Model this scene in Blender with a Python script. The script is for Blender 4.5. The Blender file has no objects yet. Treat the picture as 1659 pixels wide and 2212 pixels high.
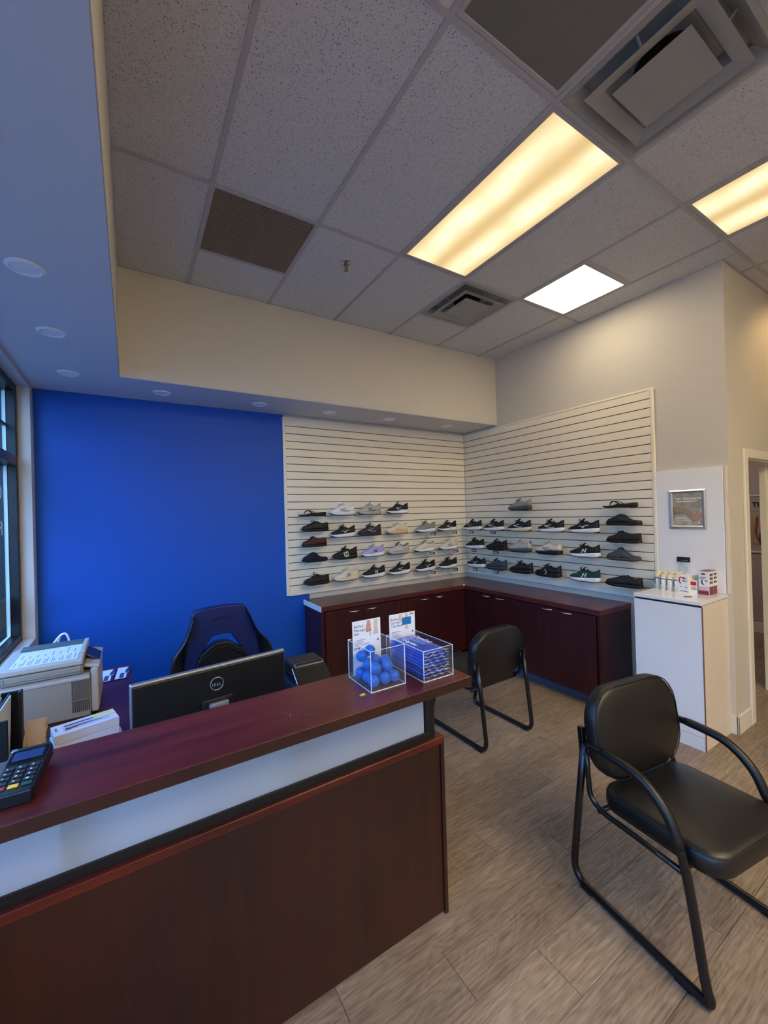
import bpy, bmesh, math, random
from mathutils import Vector, Matrix, Euler
PI = math.pi
random.seed(7)
S = bpy.context.scene
COL = S.collection
# ------------------------------------------------------------------ camera
cd = bpy.data.cameras.new('camera'); cam = bpy.data.objects.new('camera', cd); COL.objects.link(cam)
S.camera = cam
cd.sensor_fit = 'HORIZONTAL'; cd.sensor_width = 36.0; cd.lens = 878.299 / 1659 * 36.0
cd.clip_start = 0.02; cd.clip_end = 200
_y, _p, _r = [math.radians(a) for a in (-31.9207, 0.2429, -1.6167)]
_f = Vector((-math.sin(_y) * math.cos(_p), math.cos(_y) * math.cos(_p), math.sin(_p)))
_rt = Vector((math.cos(_y), math.sin(_y), 0)); _up = _rt.cross(_f)
_r2 = _rt * math.cos(_r) + _up * math.sin(_r); _u2 = -_rt * math.sin(_r) + _up * math.cos(_r)
cam.matrix_world = Matrix(((_r2.x, _u2.x, -_f.x, -3.7388), (_r2.y, _u2.y, -_f.y, -3.965),
                           (_r2.z, _u2.z, -_f.z, 1.6911), (0, 0, 0, 1)))
# ------------------------------------------------------------------ world, exposure
W = bpy.data.worlds.new('sky'); S.world = W; W.use_nodes = True
wn = W.node_tree; wn.nodes.clear()
wo = wn.nodes.new('ShaderNodeOutputWorld'); wb = wn.nodes.new('ShaderNodeBackground')
wt = wn.nodes.new('ShaderNodeTexCoord'); wx = wn.nodes.new('ShaderNodeSeparateXYZ'); wr = wn.nodes.new('ShaderNodeValToRGB')
wr.color_ramp.elements[0].position = 0.0; wr.color_ramp.elements[0].color = (0.27, 0.57, 1.0, 1)
wr.color_ramp.elements[1].position = 0.7; wr.color_ramp.elements[1].color = (0.20, 0.42, 1.0, 1)
wn.links.new(wt.outputs['Generated'], wx.inputs[0]); wn.links.new(wx.outputs['Z'], wr.inputs[0])
wn.links.new(wr.outputs[0], wb.inputs['Color']); wn.links.new(wb.outputs[0], wo.inputs[0])
wb.inputs['Strength'].default_value = 9.0
S.view_settings.view_transform = 'Standard'
S.view_settings.look = 'None'
S.view_settings.gamma = 1.0
S.view_settings.use_curve_mapping = False
S.view_settings.exposure = 0.15
S.cycles.transparent_max_bounces = 32
S.cycles.max_bounces = 12; S.cycles.diffuse_bounces = 6
# light coming in through the storefront glass is sampled through portals (they emit nothing themselves)
def portal(loc, rot, sx, sy):
    l = bpy.data.lights.new('portal', 'AREA'); l.shape = 'RECTANGLE'; l.size = sx; l.size_y = sy
    l.cycles.is_portal = True
    o = bpy.data.objects.new('portal', l); COL.objects.link(o); o.location = loc; o.rotation_euler = rot
portal((-4.62, -3.05, 1.78), (0, -PI / 2, 0), 1.85, 5.9)

# ------------------------------------------------------------------ helpers
def lin(c):
    return tuple(((v / 255) / 12.92 if v / 255 <= .04045 else ((v / 255 + .055) / 1.055) ** 2.4) for v in c) + (1,)
MATS = {}
def M(name, rgb, rough=.5, metal=0.0, var=.06, vscale=14, bump=0.0, bscale=160, coat=0.0, spec=.5, trans=0.0, emis=None, es=0.0):
    if name in MATS: return MATS[name]
    m = bpy.data.materials.new(name); m.use_nodes = True; nt = m.node_tree; N = nt.nodes; L = nt.links
    b = N['Principled BSDF']; b.inputs['Roughness'].default_value = rough; b.inputs['Metallic'].default_value = metal
    b.inputs['Coat Weight'].default_value = coat; b.inputs['Coat Roughness'].default_value = .12
    b.inputs['Specular IOR Level'].default_value = spec; b.inputs['Transmission Weight'].default_value = trans
    tc = N.new('ShaderNodeTexCoord')
    nz = N.new('ShaderNodeTexNoise'); nz.inputs['Scale'].default_value = vscale; nz.inputs['Detail'].default_value = 3
    L.new(tc.outputs['Object'], nz.inputs['Vector'])
    mx = N.new('ShaderNodeMix'); mx.data_type = 'RGBA'; c = lin(rgb)
    mx.inputs[6].default_value = tuple(v * (1 - var) for v in c[:3]) + (1,)
    mx.inputs[7].default_value = tuple(min(1, v * (1 + var)) for v in c[:3]) + (1,)
    L.new(nz.outputs['Fac'], mx.inputs[0]); L.new(mx.outputs[2], b.inputs['Base Color'])
    if bump:
        n2 = N.new('ShaderNodeTexNoise'); n2.inputs['Scale'].default_value = bscale; n2.inputs['Detail'].default_value = 2
        L.new(tc.outputs['Object'], n2.inputs['Vector'])
        bp = N.new('ShaderNodeBump'); bp.inputs['Strength'].default_value = bump; bp.inputs['Distance'].default_value = .002
        L.new(n2.outputs['Fac'], bp.inputs['Height']); L.new(bp.outputs[0], b.inputs['Normal'])
    if emis:
        b.inputs['Emission Color'].default_value = tuple(emis) + (1,); b.inputs['Emission Strength'].default_value = es
    MATS[name] = m; return m
def clear_mat(name, tint=(1, 1, 1), refl=1.0, haze=0.0, ior=1.49):
    m = bpy.data.materials.new(name); m.use_nodes = True; nt = m.node_tree; N = nt.nodes; L = nt.links; N.clear()
    o = N.new('ShaderNodeOutputMaterial'); t = N.new('ShaderNodeBsdfTransparent'); g = N.new('ShaderNodeBsdfGlossy')
    t.inputs[0].default_value = tuple(tint) + (1,); g.inputs['Roughness'].default_value = .02
    fr = N.new('ShaderNodeFresnel'); fr.inputs['IOR'].default_value = ior
    mu = N.new('ShaderNodeMath'); mu.operation = 'MULTIPLY'; mu.inputs[1].default_value = refl
    ge = N.new('ShaderNodeNewGeometry'); fb = N.new('ShaderNodeMath'); fb.operation = 'SUBTRACT'; fb.inputs[0].default_value = 1; L.new(ge.outputs['Backfacing'], fb.inputs[1])
    m0 = N.new('ShaderNodeMath'); m0.operation = 'MULTIPLY'; L.new(fr.outputs[0], m0.inputs[0]); L.new(fb.outputs[0], m0.inputs[1])
    mx = N.new('ShaderNodeMixShader'); L.new(m0.outputs[0], mu.inputs[0]); L.new(mu.outputs[0], mx.inputs[0])
    L.new(t.outputs[0], mx.inputs[1]); L.new(g.outputs[0], mx.inputs[2])
    last = mx
    if haze:
        d = N.new('ShaderNodeBsdfDiffuse'); d.inputs[0].default_value = (.75, .82, .9, 1)
        nz = N.new('ShaderNodeTexNoise'); nz.inputs['Scale'].default_value = 9
        m2 = N.new('ShaderNodeMath'); m2.operation = 'MULTIPLY'; m2.inputs[1].default_value = haze * 2
        L.new(nz.outputs['Fac'], m2.inputs[0])
        mm = N.new('ShaderNodeMixShader'); L.new(m2.outputs[0], mm.inputs[0]); L.new(mx.outputs[0], mm.inputs[1]); L.new(d.outputs[0], mm.inputs[2]); last = mm
    L.new(last.outputs[0], o.inputs[0]); MATS[name] = m; return m
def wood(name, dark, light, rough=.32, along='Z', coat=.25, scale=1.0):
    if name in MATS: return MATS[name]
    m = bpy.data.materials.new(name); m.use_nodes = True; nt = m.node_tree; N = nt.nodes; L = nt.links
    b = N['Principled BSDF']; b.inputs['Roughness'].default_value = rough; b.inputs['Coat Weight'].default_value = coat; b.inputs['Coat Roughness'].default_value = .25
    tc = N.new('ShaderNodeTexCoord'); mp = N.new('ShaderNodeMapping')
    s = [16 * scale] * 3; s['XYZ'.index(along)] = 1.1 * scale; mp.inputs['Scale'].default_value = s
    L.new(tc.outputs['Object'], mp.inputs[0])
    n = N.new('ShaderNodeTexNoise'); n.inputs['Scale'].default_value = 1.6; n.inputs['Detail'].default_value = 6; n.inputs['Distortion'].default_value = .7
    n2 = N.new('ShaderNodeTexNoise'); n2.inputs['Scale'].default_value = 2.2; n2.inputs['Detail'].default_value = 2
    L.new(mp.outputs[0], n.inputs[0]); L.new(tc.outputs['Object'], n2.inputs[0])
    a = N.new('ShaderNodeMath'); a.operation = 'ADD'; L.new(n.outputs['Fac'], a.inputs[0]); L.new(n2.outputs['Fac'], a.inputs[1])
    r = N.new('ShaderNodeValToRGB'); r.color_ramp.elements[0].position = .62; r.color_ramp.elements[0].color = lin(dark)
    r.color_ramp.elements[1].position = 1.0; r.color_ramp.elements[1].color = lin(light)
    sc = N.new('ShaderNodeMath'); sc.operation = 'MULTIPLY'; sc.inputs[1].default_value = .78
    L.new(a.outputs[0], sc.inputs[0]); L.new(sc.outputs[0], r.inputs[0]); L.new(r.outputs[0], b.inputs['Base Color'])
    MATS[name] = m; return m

def wloc(o):
    v = Vector((0, 0, 0))
    while o is not None: v += Vector(o.location); o = o.parent
    return v
def add(name, data, parent=None, label=None, cat=None, group=None, kind=None, loc=(0, 0, 0), rot=None):
    o = bpy.data.objects.new(name, data); COL.objects.link(o); o.location = loc
    if rot: o.rotation_euler = rot
    if parent: o.parent = parent
    if label: o['label'] = label
    if cat: o['category'] = cat
    if group: o['group'] = group
    if kind: o['kind'] = kind
    return o
def thing(name, label, cat, loc=(0, 0, 0), rz=0.0, group=None):
    return add(name, None, None, label, cat, group, None, loc, (0, 0, rz))
def mesh(name, bm, mat, smooth=False, world_parent=None):
    if world_parent is not None:
        bmesh.ops.translate(bm, verts=bm.verts, vec=-wloc(world_parent))
    me = bpy.data.meshes.new(name); bm.normal_update(); bm.to_mesh(me); bm.free()
    for mm in (mat if isinstance(mat, (list, tuple)) else [mat]): me.materials.append(mm)
    if smooth:
        for p in me.polygons: p.use_smooth = True
    return me
def part(name, bm, mat, parent=None, world=True, smooth=False, label=None, **k):
    me = mesh(name, bm, mat, smooth, parent if (world and parent) else None)
    return add(name, me, parent, label, **k)
def BM(): return bmesh.new()
def box(bm, lo, hi, bev=0.0, seg=1, rot=None, mi=0):
    lo = Vector(lo); hi = Vector(hi)
    r = bmesh.ops.create_cube(bm, size=1.0); vs = r['verts']
    c = (lo + hi) / 2; d = hi - lo
    for v in vs: v.co = Vector((v.co.x * d.x, v.co.y * d.y, v.co.z * d.z))
    fs = set(f for v in vs for f in v.link_faces)
    if bev > 0:
        es = list(set(e for v in vs for e in v.link_edges))
        r2 = bmesh.ops.bevel(bm, geom=es, offset=min(bev, min(abs(d.x), abs(d.y), abs(d.z)) * .49), segments=seg, affect='EDGES', profile=.5)
        vs = list(set(v for f in r2['faces'] for v in f.verts) | set(v for v in vs if v.is_valid))
    vs = list(set(vs))
    M4 = Matrix.Translation(c) @ (rot.to_matrix().to_4x4() if isinstance(rot, Euler) else (rot or Matrix.Identity(4)))
    for v in vs: v.co = M4 @ v.co
    if mi:
        for f in set(f for v in vs for f in v.link_faces): f.material_index = mi
    return vs
def B1(lo, hi, bev=0.0, seg=1, rot=None):
    bm = BM(); box(bm, lo, hi, bev, seg, rot); return bm
def catmull(pts, n=6):
    pts = [Vector(p) for p in pts]; out = []
    P = [pts[0] * 2 - pts[1]] + pts + [pts[-1] * 2 - pts[-2]]
    for i in range(1, len(P) - 2):
        for k in range(n):
            t = k / n; a, b, c, d = P[i - 1], P[i], P[i + 1], P[i + 2]
            out.append(.5 * ((2 * b) + (c - a) * t + (2 * a - 5 * b + 4 * c - d) * t * t + (3 * b - a - 3 * c + d) * t ** 3))
    out.append(pts[-1]); return out
def fillet(pts, r, n=5):
    pts = [Vector(p) for p in pts]; out = [pts[0]]
    for i in range(1, len(pts) - 1):
        a, b, c = pts[i - 1], pts[i], pts[i + 1]; u = (a - b); v = (c - b)
        rr = min(r, u.length * .48, v.length * .48); p0 = b + u.normalized() * rr; p1 = b + v.normalized() * rr
        for k in range(n + 1):
            t = k / n; out.append(p0 * (1 - t) ** 2 + b * 2 * t * (1 - t) + p1 * t * t)
    out.append(pts[-1]); return out
def tube(bm, pts, r, seg=8, ry=None, closed=False, up=Vector((0, 0, 1))):
    pts = [Vector(p) for p in pts]; n = len(pts); rings = []
    rad = r if isinstance(r, (list, tuple)) else [r] * n
    prev = None
    for i, p in enumerate(pts):
        if closed: t = pts[(i + 1) % n] - pts[i - 1]
        else: t = pts[min(i + 1, n - 1)] - pts[max(i - 1, 0)]
        t.normalize()
        if prev is None:
            a = up.cross(t)
            if a.length < 1e-3: a = Vector((1, 0, 0)).cross(t)
            a.normalize()
        else:
            a = prev - t * prev.dot(t)
            if a.length < 1e-4: a = up.cross(t)
            a.normalize()
        prev = a; b = t.cross(a); rr = rad[i]; r2 = (ry if ry is not None else rr)
        rings.append([bm.verts.new(p + a * (rr * math.cos(2 * PI * k / seg)) + b * (r2 * math.sin(2 * PI * k / seg))) for k in range(seg)])
    m = n if closed else n - 1
    for i in range(m):
        A = rings[i]; B = rings[(i + 1) % n]
        for k in range(seg):
            bm.faces.new((A[k], A[(k + 1) % seg], B[(k + 1) % seg], B[k]))
    if not closed:
        bm.faces.new(rings[0][::-1]); bm.faces.new(rings[-1])
def T1(pts, r, seg=8, **k):
    bm = BM(); tube(bm, pts, r, seg, **k); return bm
def lathe(bm, prof, seg=24, c=(0, 0, 0)):
    c = Vector(c); rings = []
    for (r, z) in prof:
        rings.append([bm.verts.new(c + Vector((r * math.cos(2 * PI * k / seg), r * math.sin(2 * PI * k / seg), z))) for k in range(seg)] if r > 1e-6 else [bm.verts.new(c + Vector((0, 0, z)))])
    for A, B in zip(rings, rings[1:]):
        for k in range(seg):
            k2 = (k + 1) % seg
            if len(A) == 1: bm.faces.new((A[0], B[k2], B[k]))
            elif len(B) == 1: bm.faces.new((A[k], A[k2], B[0]))
            else: bm.faces.new((A[k], A[k2], B[k2], B[k]))
    return bm
def fixn(bm): bmesh.ops.recalc_face_normals(bm, faces=bm.faces); return bm
def prism(bm, poly, d0, d1, axis='Y', bev=0.0):
    """extrude a 2-D polygon along an axis: Y -> poly=(x,z), X -> poly=(y,z), Z -> poly=(x,y)"""
    def P(a, b, d): return {'Y': (a, d, b), 'X': (d, a, b), 'Z': (a, b, d)}[axis]
    A = [bm.verts.new(P(a, b, d0)) for a, b in poly]; B = [bm.verts.new(P(a, b, d1)) for a, b in poly]; n = len(poly)
    fs = [bm.faces.new(A), bm.faces.new(B[::-1])]
    for i in range(n): fs.append(bm.faces.new((A[i], B[i], B[(i + 1) % n], A[(i + 1) % n])))
    bmesh.ops.recalc_face_normals(bm, faces=fs)
    if bev: bmesh.ops.bevel(bm, geom=list(set(e for f in fs[:2] for e in f.edges)), offset=bev, segments=2, affect='EDGES', profile=.5)
    return bm
_dg = None
def curve_to_bm(cu, mtx):
    o = bpy.data.objects.new('tmp', cu); COL.objects.link(o)
    dg = bpy.context.evaluated_depsgraph_get(); me = bpy.data.meshes.new_from_object(o.evaluated_get(dg))
    bpy.data.objects.remove(o); bm = BM(); bm.from_mesh(me); bpy.data.meshes.remove(me)
    bmesh.ops.transform(bm, matrix=mtx, verts=bm.verts); return bm
def text_bm(s, size, mtx, ext=.0004, align='LEFT', bold=0.0, sx=1.0, spacing=1.0):
    cu = bpy.data.curves.new('t', 'FONT'); cu.body = s; cu.size = size; cu.extrude = ext; cu.align_x = align; cu.align_y = 'BOTTOM_BASELINE'
    cu.offset = bold; cu.resolution_u = 2; cu.space_line = .95; cu.space_character = spacing
    bm = curve_to_bm(cu, mtx @ Matrix.Diagonal((sx, 1, 1, 1))); bpy.data.curves.remove(cu); return bm
def plate_bm(outer, holes, mtx, ext, bevel=0.0):
    cu = bpy.data.curves.new('c', 'CURVE'); cu.dimensions = '2D'; cu.fill_mode = 'BOTH'; cu.extrude = ext; cu.bevel_depth = bevel; cu.bevel_resolution = 2
    for poly in [outer] + holes:
        sp = cu.splines.new('POLY'); sp.points.add(len(poly) - 1)
        for p, q in zip(sp.points, poly): p.co = (q[0], q[1], 0, 1)
        sp.use_cyclic_u = True
    bm = curve_to_bm(cu, mtx); bpy.data.curves.remove(cu); return bm
def frame3(origin, ux, uy):
    ux = Vector(ux).normalized(); uy = Vector(uy).normalized(); uz = ux.cross(uy)
    return Matrix(((ux.x, uy.x, uz.x, origin[0]), (ux.y, uy.y, uz.y, origin[1]), (ux.z, uy.z, uz.z, origin[2]), (0, 0, 0, 1)))

# ------------------------------------------------------------------ dimensions
H = 3.486; HS = 2.707; WX = -4.344; SX = -3.787; SY = -.569; RL = -2.774
GA = -1.6556; G = .6096; GX = [-.2783 - G * (5 - j) for j in range(6)]; Z1 = 2.596; P3 = .0762
XR = 3.2; YB = -6.4
# ------------------------------------------------------------------ shell materials
m_wall = M('warm_grey_wall_paint', (204, 200, 192), .62, var=.02, bump=.15, bscale=260)
m_sof = M('soffit_paint', (205, 207, 210), .6, var=.02, bump=.12, bscale=260)
m_blue = M('royal_blue_wall_paint', (0, 82, 186), .5, var=.03, bump=.12, bscale=300, spec=.35)
m_trim = M('white_trim_paint', (228, 224, 214), .4, var=.02)
m_white = M('white_laminate', (236, 236, 238), .09, var=.015, coat=.4)
m_black = M('black_plastic', (16, 17, 20), .42, var=.1)
m_dark = M('dark_bronze_aluminium', (20, 26, 32), .38, metal=.3, var=.1)
m_gridm = M('white_enamelled_grid', (176, 175, 178), .5, var=.02)
m_slat = M('cream_slat_laminate', (240, 231, 212), .34, var=.02, coat=.15)
m_groove = M('brown_fibreboard_groove', (70, 56, 42), .8, var=.1)
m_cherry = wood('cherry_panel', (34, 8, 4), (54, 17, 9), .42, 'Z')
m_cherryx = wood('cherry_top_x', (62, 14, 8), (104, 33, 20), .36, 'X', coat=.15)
m_cherryy = wood('cherry_top_y', (54, 14, 12), (88, 32, 26), .36, 'Y', coat=.15)
m_cabx = wood('mahogany_cabinet', (46, 8, 10), (66, 15, 16), .4, 'Z', coat=.15)
m_cabtop = wood('mahogany_top', (70, 26, 26), (98, 42, 40), .32, 'X', coat=.3)
m_chrome = M('brushed_chrome', (205, 205, 208), .22, metal=1.0, var=.03)
m_alu = M('silver_aluminium', (186, 192, 198), .28, metal=.85, var=.03)
m_glass = clear_mat('window_glass', (.93, .97, .98), 1.0)
m_acr = clear_mat('clear_acrylic', (.985, .992, .996), 1.0, haze=.012)
m_acre = M('polished_acrylic_edge', (225, 238, 250), .15, var=.02, spec=.8)

def ceiling_mat():
    m = bpy.data.materials.new('fissured_tile'); m.use_nodes = True; N = m.node_tree.nodes; L = m.node_tree.links
    b = N['Principled BSDF']; b.inputs['Roughness'].default_value = .85
    tc = N.new('ShaderNodeTexCoord'); oi = N.new('ShaderNodeObjectInfo')
    ad = N.new('ShaderNodeVectorMath'); ad.operation = 'ADD'; L.new(tc.outputs['Object'], ad.inputs[0]); L.new(oi.outputs['Location'], ad.inputs[1])
    mp = N.new('ShaderNodeMapping'); mp.inputs['Scale'].default_value = (1, .55, 1); mp.inputs['Rotation'].default_value = (0, 0, .4)
    L.new(ad.outputs[0], mp.inputs[0])
    n = N.new('ShaderNodeTexNoise'); n.inputs['Scale'].default_value = 270; n.inputs['Detail'].default_value = 1.5; n.inputs['Distortion'].default_value = .6
    L.new(mp.outputs[0], n.inputs[0])
    r = N.new('ShaderNodeValToRGB'); r.color_ramp.elements[0].position = .325; r.color_ramp.elements[1].position = .375
    L.new(n.outputs['Fac'], r.inputs[0])
    n2 = N.new('ShaderNodeTexNoise'); n2.inputs['Scale'].default_value = 330; n2.inputs['Detail'].default_value = 1
    L.new(ad.outputs[0], n2.inputs[0])
    mx = N.new('ShaderNodeMix'); mx.data_type = 'RGBA'; mx.inputs[6].default_value = lin((138, 132, 126)); mx.inputs[7].default_value = lin((222, 224, 226))
    L.new(r.outputs[0], mx.inputs[0])
    m2 = N.new('ShaderNodeMix'); m2.data_type = 'RGBA'; m2.blend_type = 'MULTIPLY'; m2.inputs[0].default_value = .3
    L.new(mx.outputs[2], m2.inputs[6]); L.new(n2.outputs['Fac'], m2.inputs[7]); L.new(m2.outputs[2], b.inputs['Base Color'])
    a = N.new('ShaderNodeMath'); a.operation = 'MULTIPLY_ADD'; a.inputs[1].default_value = .25; L.new(n2.outputs['Fac'], a.inputs[0]); L.new(r.outputs[0], a.inputs[2])
    bp = N.new('ShaderNodeBump'); bp.inputs['Strength'].default_value = .5; bp.inputs['Distance'].default_value = .003
    L.new(a.outputs[0], bp.inputs['Height']); L.new(bp.outputs[0], b.inputs['Normal'])
    return m
m_tile = ceiling_mat()
def plank_mat():
    m = bpy.data.materials.new('grey_oak_plank'); m.use_nodes = True; N = m.node_tree.nodes; L = m.node_tree.links
    b = N['Principled BSDF']; b.inputs['Roughness'].default_value = .42; b.inputs['Specular IOR Level'].default_value = .4
    tc = N.new('ShaderNodeTexCoord'); oi = N.new('ShaderNodeObjectInfo')
    rv = N.new('ShaderNodeMath'); rv.operation = 'MULTIPLY'; rv.inputs[1].default_value = 37.0; L.new(oi.outputs['Random'], rv.inputs[0])
    cx = N.new('ShaderNodeCombineXYZ'); L.new(rv.outputs[0], cx.inputs[0]); L.new(rv.outputs[0], cx.inputs[1])
    ad = N.new('ShaderNodeVectorMath'); ad.operation = 'ADD'; L.new(tc.outputs['Object'], ad.inputs[0]); L.new(cx.outputs[0], ad.inputs[1])
    mp = N.new('ShaderNodeMapping'); mp.inputs['Scale'].default_value = (1.9, 34, 8); L.new(ad.outputs[0], mp.inputs[0])
    mb = N.new('ShaderNodeMapping'); mb.inputs['Scale'].default_value = (2.6, 8.5, 4); L.new(ad.outputs[0], mb.inputs[0])
    big = N.new('ShaderNodeTexNoise'); big.inputs['Scale'].default_value = .8; big.inputs['Detail'].default_value = 2; big.inputs['Distortion'].default_value = .5
    L.new(mb.outputs[0], big.inputs[0])
    # cathedral rings: sine of the broad noise
    s1 = N.new('ShaderNodeMath'); s1.operation = 'MULTIPLY'; s1.inputs[1].default_value = 95; L.new(big.outputs['Fac'], s1.inputs[0])
    s2 = N.new('ShaderNodeMath'); s2.operation = 'SINE'; L.new(s1.outputs[0], s2.inputs[0])
    fine = N.new('ShaderNodeTexNoise'); fine.inputs['Scale'].default_value = 3.4; fine.inputs['Detail'].default_value = 7; fine.inputs['Roughness'].default_value = .62; fine.inputs['Distortion'].default_value = .25
    L.new(mp.outputs[0], fine.inputs[0])
    a1 = N.new('ShaderNodeMath'); a1.operation = 'MULTIPLY_ADD'; a1.inputs[1].default_value = .045; L.new(s2.outputs[0], a1.inputs[0]); L.new(fine.outputs['Fac'], a1.inputs[2])
    a2 = N.new('ShaderNodeMath'); a2.operation = 'MULTIPLY_ADD'; a2.inputs[1].default_value = .35; L.new(big.outputs['Fac'], a2.inputs[0]); L.new(a1.outputs[0], a2.inputs[2])
    r = N.new('ShaderNodeValToRGB'); e = r.color_ramp.elements; e[0].position = .40; e[0].color = lin((96, 81, 67)); e[1].position = .96; e[1].color = lin((170, 153, 134))
    k = e.new(.66); k.color = lin((138, 121, 103)); L.new(a2.outputs[0], r.inputs[0])
    # per-plank tone
    hs = N.new('ShaderNodeHueSaturation'); mr = N.new('ShaderNodeMapRange'); mr.inputs[3].default_value = .86; mr.inputs[4].default_value = 1.12
    L.new(oi.outputs['Random'], mr.inputs[0]); L.new(mr.outputs[0], hs.inputs['Value']); L.new(r.outputs[0], hs.inputs['Color']); L.new(hs.outputs[0], b.inputs['Base Color'])
    bp = N.new('ShaderNodeBump'); bp.inputs['Strength'].default_value = .12; bp.inputs['Distance'].default_value = .002
    L.new(a1.outputs[0], bp.inputs['Height']); L.new(bp.outputs[0], b.inputs['Normal'])
    return m
m_plank = plank_mat()

# ------------------------------------------------------------------ floor with planks
floor = part('floor', B1((WX - .2, YB, -.12), (XR + .1, .15, -.006)), M('floor_joint', (50, 41, 34), .8), kind='structure')
PW = .1895; ROW0 = -2.912      # a joint runs along y = -2.912
known = {0: -2.447, 1: -2.76}   # seams seen in the photograph, by row
pl_mesh = {}
def plank(x0, x1, y0):
    key = (round(x1 - x0, 3))
    if key not in pl_mesh:
        bm = B1((0, 0, -.006), (x1 - x0 - .0016, PW - .0016, 0), .0009)
        pl_mesh[key] = mesh('plank', bm, m_plank)
    add('plank', pl_mesh[key], floor, loc=(x0 + .0008, y0 + .0008, 0))
seam = {-1: -2.447, 0: -2.76, 1: -1.935, 2: -2.24, -2: -1.80, 5: -1.975, -3: -2.62, 3: -1.55, 4: -2.4}
rmin = int(math.floor((YB - ROW0) / PW)); rmax = int(math.ceil((.0 - ROW0) / PW))
for r in range(rmin, rmax):
    y0 = ROW0 + r * PW; rr = random.Random(r * 13 + 5)
    s = seam.get(r, rr.uniform(-3, -1.7)); L0 = 1.22
    xlo, xhi = WX, XR
    x = s
    while x > xlo: x -= L0
    while x < xhi:
        a = max(x, xlo); b_ = min(x + L0, xhi)
        if b_ - a > .02: plank(a, b_, y0)
        x += L0

# ------------------------------------------------------------------ walls
part('wall_back', B1((WX - .2, 0, 0), (.12, .15, H + .1)), m_wall, kind='structure')
wb_ = part('wall_left', BM(), m_wall, kind='structure')
bm = BM()
box(bm, (WX - .26, YB, 0), (WX, 0, .86)); box(bm, (WX - .26, YB, 2.682), (WX, 0, H + .1)); box(bm, (WX - .26, -.108, .86), (WX, 0, 2.682)); box(bm, (WX - .26, YB, .86), (WX, -6.0, 2.682))
wb_.data = mesh('wall_left', bm, m_wall)
bm = BM(); box(bm, (0, RL, 0), (.12, 0, H + .1))
part('wall_right', bm, m_wall, kind='structure')
bm = BM(); zt = 2.045
box(bm, (.12, RL, 0), (.325, RL + .14, H + .1)); box(bm, (.325, RL, zt), (1.137, RL + .14, H + .1)); box(bm, (1.137, RL, 0), (XR + .1, RL + .14, H + .1))
part('wall_hall', bm, m_wall, kind='structure')
part('wall_side_room', B1((XR, YB, 0), (XR + .12, .15, H + .1)), M('lavender_grey_wall', (176, 168, 172), .6, var=.02), kind='structure')
part('wall_side_room_back', B1((.12, 0, 0), (XR + .12, .15, H + .1)), m_wall, kind='structure')
part('wall_behind', B1((WX - .2, YB - .12, 0), (XR + .1, YB, H + .1)), m_wall, kind='structure')
# blue paint field of the back wall
bm = BM(); box(bm, (WX, -.003, 0), (-2.426, 0, HS)); box(bm, (-2.426, -.003, 0), (-2.2, 0, .905))
part('trim_1', bm, m_blue, kind='structure')
# soffit (bulkhead) along the window and the back wall
bm = BM(); box(bm, (WX, YB, HS), (SX, 0, H + .05)); box(bm, (SX, SY, HS), (0, 0, H + .05))
part('trim_2', bm, m_sof, kind='structure')
bm = BM(); box(bm, (SX, YB, HS + .004), (SX + .004, SY, H), .001); box(bm, (SX, SY - .004, HS + .004), (0, SY, H), .001)
part('trim_3', bm, m_wall, kind='structure')
# baseboards
def bboard(name, pts):
    bm = BM()
    for lo, hi in pts: box(bm, lo, hi, .003)
    part(name, bm, m_trim, kind='structure')
bboard('baseboard_right', [((-.016, RL - .016, 0), (0, -2.742, .135)), ((-.016, RL - .016, 0), (.25, RL, .135))])
bboard('baseboard_hall', [((1.21, RL - .016, 0), (XR, RL, .135))])
bboard('baseboard_side_room', [((XR - .016, RL + .14, 0), (XR, 0, .135))])
bboard('baseboard_back', [((WX, -.019, 0), (-2.2, -.003, .12))])
bboard('baseboard_left', [((WX, YB, 0), (WX + .016, 0, .12))])
# door opening
d1 = add('door_1', None, kind='structure', loc=(.25, RL, 0))
for lo, hi in (((.25, RL - .018, 0), (.325, RL, zt + .07)), ((1.137, RL - .018, 0), (1.21, RL, zt + .07)), ((.325, RL - .018, zt), (1.137, RL, zt + .07))):
    part('casing', B1(lo, hi, .004), m_trim, d1)
part('jamb', B1((.325, RL, 0), (.337, RL + .14, zt), .002), m_trim, d1)
j = part('jamb', B1((1.125, RL, 0), (1.137, RL + .14, zt), .002), m_trim, d1)
part('strike_plate', B1((1.121, RL + .03, .98), (1.125, RL + .075, 1.08), .001), M('blackened_steel', (24, 22, 22), .4, metal=.6), j)
part('head_jamb', B1((.325, RL, zt - .012), (1.137, RL + .14, zt), .002), m_trim, d1)
part('door_stop', B1((1.112, RL + .09, 0), (1.125, RL + .14, zt - .012), .002), m_trim, d1)

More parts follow.
